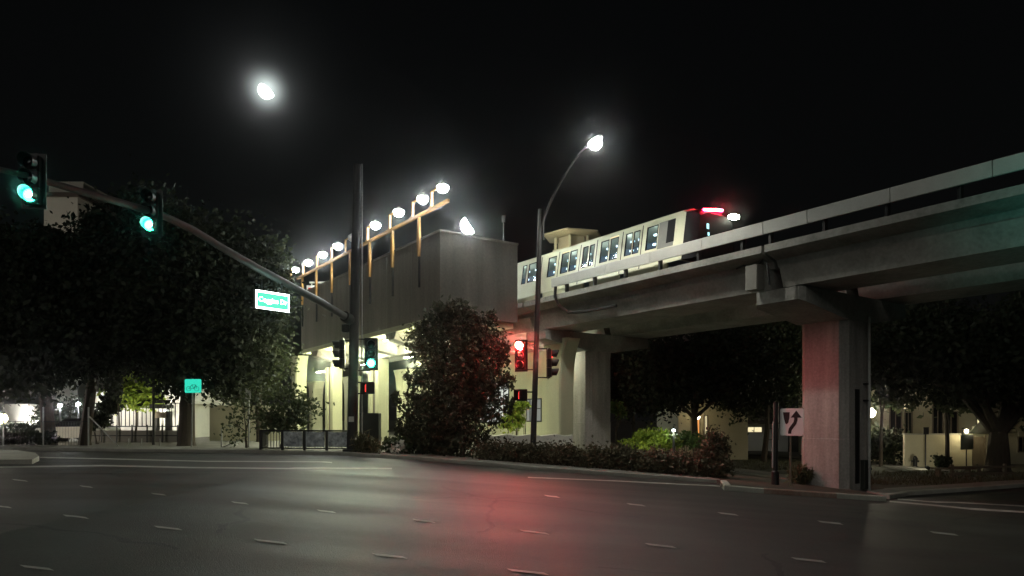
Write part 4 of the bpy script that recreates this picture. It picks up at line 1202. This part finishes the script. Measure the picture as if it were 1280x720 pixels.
# little things before the wall
p = gp2(1144,39.8)
t = thing('fire_hydrant', 'small dark fire hydrant in front of the beige garden wall', 'fire hydrant', p)
obj('barrel', MB().lathe([(.17,0),(.17,.05),(.11,.06),(.11,.42),(.14,.44),(.14,.5),(.09,.6),(.03,.66)], p, UP, 14), M['dark'], t, True)
obj('outlet', MB().lathe([(.06,-.2),(.06,.2)], p+UP*.34, X, 10), M['dark'], t, True)
for px, y0, y1, w, lab in ((1157,534,543,.3,'thin post with a small dark sign before the garden wall'),(1208,543,562,.72,'dark notice board on a post beside the big tree')):
    p = gp2(px,38.8); zc = at(px,(y0+y1)/2,38.8); h = (y1-y0)/F*38.8
    t = thing('post_sign', lab, 'sign', p)
    obj('post', MB().tube([p, Vector((p.x,p.y,zc.z+h*.4))], .035, 8), M['pole'], t)
    obj('panel', MB().box(zc-Y*.05, w,.03,h, bev=.008), M['dark'], t)
p0 = gnd(1190,598); p1 = gnd(1256,597)
t = thing('wooden_rail', 'low weathered wooden rail fence near the big tree', 'rail fence', p0)
for k in (0,.5,1): q = p0.lerp(p1,k); obj('post', MB().box(q+UP*.28, .12,.12,.75), M['wood'], t)
obj('rails', MB().bar(p0+Vector((-.2,-.08,.52)), p1+Vector((.4,-.08,.52)), .05,.1).bar(p0+Vector((-.2,-.08,.22)), p1+Vector((.4,-.08,.22)), .05,.1), M['wood'], t)
q = gnd(1183,598)
t = thing('picnic_bench', 'low wooden bench on the verge left of the big tree', 'bench', q)
obj('seat', MB().box(q+Vector((.7,.6,.42)), 2.0,.34,.06), M['wood'], t)
for k in (-.0,1.4): obj('leg', MB().box(q+Vector((k,.6,.2)), .1,.3,.38), M['wood'], t)

# orange lit doorway building in the middle, behind the trees
d = 47
g_ = gz((875-CX)/F*d)
t = thing('doorway_house', 'dark house with an orange lit doorway behind the broad tree', 'house', gp2(890,d))
obj('wall', facade_box(MB(), 848, 935, d, 7, g_-.2, 3.6), M['beige'], t)
x0, x1 = (842-CX)/F*d, (941-CX)/F*d
obj('roof', MB().loft([[Vector((x,d-.8,3.6)),Vector((x,d+3.5,5.2)),Vector((x,d+7.8,3.6)),Vector((x,d+7.8,3.48)),Vector((x,d-.8,3.48))] for x in (x0,x1)]), M['roof'], t)
opening(t,'door',864.5,874,523,550,d,E['orange'])
opening(t,'window',881,883.5,520,548,d,E['yellow'])
wall_lamp('small warm lamp beside the orange doorway', 873,521.5,46.2,14,(1,.8,.45), r=.1)
# street beyond at px 910-1000: low pale bits
d = 60
t = thing('far_house', 'far low house with lit front seen left of the keep right sign', 'house', gp2(945,d))
obj('wall', facade_box(MB(), 925, 985, d, 6, gR-.3, H+(CY-528)/F*d), M['pale'], t)
x0, x1 = (920-CX)/F*d, (990-CX)/F*d; zz = H+(CY-528)/F*d
obj('roof', MB().loft([[Vector((x,d-.6,zz)),Vector((x,d+3,zz+1.5)),Vector((x,d+6.6,zz)),Vector((x,d+6.6,zz-.12)),Vector((x,d-.6,zz-.12))] for x in (x0,x1)]), M['roof'], t)
opening(t,'window',933,952,534,540,d,E['yellow'])
opening(t,'garage_door',958,972,536,549,d,M['pale'])

# ---------------------------------------------------------------- middle background between station and column
d = 64
t = thing('station_annex', 'far lit shop front beyond the low pale wall', 'shop', gp2(650,d))
z1 = H+(CY-478)/F*d
obj('wall', facade_box(MB(), 596, 712, d, 8, -.5, z1), M['pale'], t)
for a, b_ in ((602,622),(626,648),(676,690)):
    opening(t,'window',a,b_,514,532,d,E['dimwht'] if a != 602 else M['win'], M['dark'])
obj('awning', MB().loft([[at(a,500,d-.02)+Vector((0,0,0)), at(a,503,d-1.2), at(a,505,d-1.2), at(a,504,d-.02)] for a in (672,694)]), M['pale'], t)
def post_lamp(label, px, py, d, power, col, em='cool', r=.22):
    p = gp2(px,d); c = at(px,py,d)
    t = thing('post_lamp', label, 'lamp post', p, 'globe lamps on posts')
    obj('post', MB().tube([p, Vector((p.x,p.y,c.z-r))], [.08,.05], 8), M['pole'], t, True)
    obj('globe', MB().ball(c, r,r,r*.8), E[em], t, True)
    obj('cap', MB().lathe([(r*.9,.0),(r*.5,.1),(.03,.14)], c+UP*r*.75, UP, 14), M['pole'], t, True)
    lamp('POINT', c-UP*.1-Y*(r+.1), power, col, t, size=r)
    return t
post_lamp('white globe lamp post right of the red signal', 676.5,490,52,260,(.92,1,.95), r=.28)
post_lamp('bluish globe lamp post beside the bright flared column', 690.5,496,56,120,(.75,1,1), r=.22)
post_lamp('small white lamp at the right of the station columns', 526.5,474.5,44,120,(.9,1,.95), r=.16)
post_lamp('added low lamp post lighting the shrubs behind the hedge', 757,533,36.5,60,(.7,1,.85), r=.12)  # unseen lamp added to light the shrubs
post_lamp('added garden lamp behind the yellow green bush', 842,538,32.5,26,(.9,1,.7), r=.07)  # unseen lamp added to brighten the bush

# ---------------------------------------------------------------- left background
d = 52
g_ = .42
t = thing('white_house', 'white lit house with a gabled wing behind the left fence', 'house', gp2(190,d))
obj('wall', facade_box(MB(), 112, 204, d, 9, g_-.3, H+(CY-494)/F*d), M['pale'], t)
obj('flat_roof', facade_box(MB(), 110, 204, d-.3, 9.6, H+(CY-494)/F*d+.002, H+(CY-490)/F*d), M['pale'], t)
xa, xb = (194-CX)/F*d, (252-CX)/F*d; ze = H+(CY-503)/F*d; zp = H+(CY-462)/F*d
obj('gable_wing', MB().extr([Vector((xa,d-1.5,g_-.3)),Vector((xb,d-1.5,g_-.3)),Vector((xb,d-1.5,ze)),Vector(((xa+xb)/2,d-1.5,zp)),Vector((xa,d-1.5,ze))], (0,8,0)), M['pale'], t)
rfm = MB()
for sx, xe in ((-1,xa-.3),(1,xb+.3)):
    xm = (xa+xb)/2
    rfm.hexa([(xe,d-1.9,ze-.15),(xm,d-1.9,zp+.02),(xm,d+6.9,zp+.02),(xe,d+6.9,ze-.15),(xe,d-1.9,ze+.05),(xm,d-1.9,zp+.22),(xm,d+6.9,zp+.22),(xe,d+6.9,ze+.05)])
obj('roof', rfm, M['pale'], t)
for a in (120,134,182): opening(t,'window',a,a+7,505,530,d,M['win'],M['pale'])
wall_lamp('added lamp on the white house wall left of the sapling', 138,503,50.5,420,(1,.97,.85), 'wht', .1)  # this lamp and the next are added to brighten the house
wall_lamp('added lamp under the gable of the white house', 209,514,49.5,220,(1,.93,.8), 'wht', .1)
# raised terrace wall with railing before the house
d = 40
t = thing('terrace_wall', 'low pale terrace wall with dark railing below the white house', 'wall', gp2(170,d))
obj('wall', facade_box(MB(), 108, 226, d, .3, g_-.2, H+(CY-538)/F*d), M['walk'], t)
rl = MB()
for py in (533,544.5):
    rl.bar(at(105,py,d-.1), at(226,py,d-.1), .06,.06)
obj('rails', rl, M['dark'], t)
for px in range(108,228,19): obj('rail_post', MB().bar(gp2(px,d-.12), at(px,531,d-.12), .06,.06,X), M['dark'], t)
bal = MB(); px = 110
while px < 226: bal.bar(at(px,533,44), at(px,504,44), .04,.04,X); px += 5.2
bal.bar(at(108,504,44), at(226,504,44), .05,.05); bal.bar(at(108,533,44), at(226,533,44), .05,.05)
tag(obj('picket_fence', bal, M['dark']), 'tall dark picket fence in front of the white house', 'fence')
p = gp2(203,42)
t = thing('kiosk', 'dark open kiosk with flat roof in front of the white gable', 'kiosk', p)
k = 42/F
for dx in (-8,8): obj('post', MB().box(p+Vector((dx*k,0,.85)), .3,.3,2.0), M['dark'], t)
obj('roof', MB().box(at(202,508,42), 21*k,.9,.25).box(at(202,502,42), 12*k,.5,.2), M['dark'], t)
obj('counter', MB().box(at(203,519,42), 13*k,.5,.35), M['wood'], t)
p = gp2(192,36)
t = thing('dark_post', 'tall thin dark post right of the lime sapling', 'post', p)
obj('shaft', MB().tube([p, at(192,470,36)], .07, 8), M['pole'], t)
# chain fence posts along the pavement
f0 = None
cf = thing('chain_fence', 'thin metal post and rail fence behind the left pavement', 'fence', gp2(60,32.6))
for px in (4,54,86,110.5,161,177,200):
    pt = 509 if px in (4,54,110.5) else 548
    p = gp2(px,32.4); obj('post', MB().tube([p, at(px,pt,32.4)], .035 if pt==509 else .022, 8), M['galv'], cf)
obj('rail', MB().bar(at(-40,527,32.4), at(110,527,32.4), .035,.035), M['pole'], cf)
mesh_ = MB()
for k in range(40):
    px = -30+k*3.5; mesh_.bar(at(px,556,32.42), at(px,527,32.42), .008,.008, X)
obj('wire', mesh_, M['pole'], cf)
p0, p1 = at(112,521,34), at(151,561,31.5)
tag(obj('guy_wire', MB().tube([p0, p0.lerp(p1,.6)+UP*.02, p1], .03, 6), M['galv']), 'pale slanting handrail pipe right of the second fence post', 'handrail')
# lit car park clutter at far left
d = 48
t = thing('white_wall', 'bright white lit wall seen between trunks at the far left', 'wall', gp2(25,d))
obj('wall', facade_box(MB(), 6, 51, d, .4, g_-.2, H+(CY-505)/F*d), M['pale'], t)
post_lamp('glaring white lamp at the left edge behind the fence', 0,523,36,420,(1,.93,.82), 'warm', .34)
post_lamp('small white lamp between the left trunks', 75,507,44,120,(1,1,.95), 'cool', .13)
post_lamp('white lamp right of the second trunk', 98,505,46,160,(.95,1,.97), 'cool', .13)
# parked car seen by its pale side between trunks
cx = gp2(97,41)
car = thing('parked_car', 'pale parked car half hidden behind the left tree trunk', 'car', cx)
def carring(x, w, z0, z1): return [cx+Vector((x,-w,z0)),cx+Vector((x,w,z0)),cx+Vector((x,w*.95,z1)),cx+Vector((x,-w*.95,z1))]
obj('body', MB().loft([carring(-2.1,.7,.45,.75),carring(-1.9,.85,.3,.85),carring(-.8,.88,.28,.92),carring(1.5,.88,.28,.95),carring(2.1,.8,.35,.85)]), M['pale'], car)
obj('cabin', MB().loft([carring(-1.0,.8,.92,.93),carring(-.3,.7,.93,1.42),carring(1.0,.7,.94,1.42),carring(1.7,.78,.94,.95)]), M['win'], car)
for x in (-1.3,1.3): 
    for sy in (-1,1): obj('wheel', MB().lathe([(.2,-.1),(.32,-.09),(.32,.09),(.2,.1)], cx+Vector((x,sy*.8,.32)), Y, 18), M['dark'], car, True)
# pale green wall behind sapling left of station
d = 43
tag(obj('pale_wall', facade_box(MB(), 262, 372, d, .3, .2, H+(CY-507)/F*d), M['cream']), 'pale greenish wall between the thick trunk and the station', 'wall')
p = gp2(285,31)
rl = MB(); rl.bar(gp2(278,31)+UP*.1, at(312,545,31), .05,.05); rl.bar(gp2(277,31), at(277,535,31), .05,.05,X); rl.bar(gp2(311,31), at(311,490,31.02), .06,.06,X)
rl.box(at(310,492,31-.05), .22,.02,.5)
tag(obj('ramp_handrail', rl, M['galv']), 'sloping metal ramp handrail with a thin sign post by the pale wall', 'handrail')
# pale tower block far behind the left trees
d = 120
t = thing('tower_block', 'pale flat roofed tower block showing above the left trees', 'tower block', gp2(80,d))
obj('wall', facade_box(MB(), 55, 97, d, 12, g_-1, H+(CY-246)/F*d), M['tower'], t)
obj('penthouse', facade_box(MB(), 61, 104, d+2, 8, H+(CY-246)/F*d+.05, H+(CY-222)/F*d), M['tower'], t)
obj('cornice', facade_box(MB(), 54, 98, d-.4, 12.8, H+(CY-246)/F*d+.01, H+(CY-241)/F*d), M['roof'], t)
for r_ in range(2,6):
    for c_ in range(3):
        a = 60+c_*13; y = 262+r_*30
        opening(t,'window',a,a+8,y,y+16,d,M['win'],M['tower'])

# ---------------------------------------------------------------- moon
mp = at(333,112,900)
mo = MB()
r = 11.0
e1, e2 = Vector((math.cos(R(137)),0,math.sin(R(137)))), Vector((math.cos(R(47)),0,math.sin(R(47))))
pr = [mp+(e1*math.cos(q)+e2*math.sin(q)*(.32 if math.sin(q) > 0 else 1))*r for q in [R(360*k/40) for k in range(40)]]
mo.extr(pr, Vector((0,3,0)))
tag(obj('moon', mo, E['moon']), 'bright white half moon high in the dark sky', 'moon')

# green signal for the cross street, on its own pole right of the camera and outside the picture
p = Vector((9.6,8.4,gz(9.6)))
t = thing('signal_pole', 'signal pole right of the photographer, outside the photograph', 'signal pole', p)
obj('pole', MB().tube([p, p+UP*6.2], [.12,.09], 14), M['pole'], t, True)
obj('base_plate', MB().box(p+UP*.04, .4,.4,.08, bev=.02), M['pole'], t)
g5 = signal_head('green signal right of the photographer facing the guideway', p+Vector((0,.3,5.0)), R(178), 'green')
lamp('SPOT', p+Vector((.05,.85,4.65)), 520, (.12,1,.8), t, aim=(5.2,7.2,3.4), spot=52, size=.12, blend=.9)

# ---------------------------------------------------------------- haze volume added to give the lamps their bloom
hz = MB().box((0,60,26), 330, 240, 72)
m = bpy.data.materials.new('added_haze'); m.use_nodes = True; nt = m.node_tree; nt.nodes.clear()
o_ = nt.nodes.new('ShaderNodeOutputMaterial'); pv = nt.nodes.new('ShaderNodeVolumePrincipled')
pv.inputs['Density'].default_value = HAZE; pv.inputs['Anisotropy'].default_value = .98
pv.inputs['Color'].default_value = (.95,.97,1,1)
nt.links.new(pv.outputs[0], o_.inputs['Volume'])
tag(obj('added_haze', hz, m), kind='stuff')

# unseen spotlights added to brighten plants, walls and the tower block
def added_uplight(label, pos, aim, power, col):
    t = thing('added_spotlight', label, 'spotlight', pos)
    a = Vector(aim).normalized(); c = Vector(pos)+UP*.2
    obj('added_spotlight_can', MB().lathe([(.05,-.12),(.09,-.1),(.1,.1),(.085,.1),(.08,.02)], c, a, 14), M['dark'], t, True)
    obj('added_spotlight_spike', MB().tube([Vector(pos)-UP*.1, c-a*.08], .02, 6), M['dark'], t)
    obj('lens', MB().lathe([(.08,.03),(.02,.04)], c, a, 14), E['wht'], t, True)
    lamp('SPOT', c+a*.14, power, col, t, aim=a, spot=95, size=.06, blend=.7)
p = gp2(176,41.2); added_uplight('small added spotlight on the ground lighting the lime sapling', p, Vector((-.3,2.4,2.6)), 650, (1,.95,.75))
p = gp2(812,31.9); added_uplight('small added spotlight on the ground lighting the yellow green bush', p, Vector((.1,1.6,.7)), 40, (1,1,.75))
p = gp2(648,35.4); added_uplight('small added spotlight on the ground lighting the lime shrub', p, Vector((0,1.6,1.2)), 60, (1,1,.7))
p = gp2(1160,36.5); added_uplight('small added spotlight on the verge lighting the beige garden wall', p, Vector((.5,3.9,.9)), 120, (1,.93,.68))
p = gp2(78,98); added_uplight('far added spotlight on the ground lighting the pale tower block', p, Vector((0,20,36)), 17000, (1,.92,.78))
# canopy post ends, shade put in as dark colour, and joints on the wall
for px in (523.6,490.5,462,437.5,414.4,395.3,377.8):
    s_ = s_of(px, SO+.08)
    obj('post_shaded_end', gbox(MB(), s_-.045, s_+.045, SO+.021, SO+.10, 8.2, 9.698), M['pole'], stn)
for k in range(1,7):
    s_ = SA+k*2.9
    obj('wall_joint', gbox(MB(), s_-.012, s_+.012, SO+.0005, SO+.004, WZ0, WZ1-.02), M['tgrey'], stn)

p = gp2(28,46.2); added_uplight('added spotlight lighting the bright white wall at the far left', p, Vector((0,1.8,1.0)), 1300, (1,.97,.92))  # unseen spotlight added to make this wall bright
bush('dark_shrub', 'dark tall hedge between the two left trunks', [bl(x,521,48,12,20,.8) for x in range(58,116,12)], 3000, .16, 'leaf_dk', 61)
bush('dark_shrub', 'low dark hedge under the bright white wall', [bl(x,540,45,9,9,.6) for x in range(0,60,10)], 2000, .14, 'leaf_dk', 62)
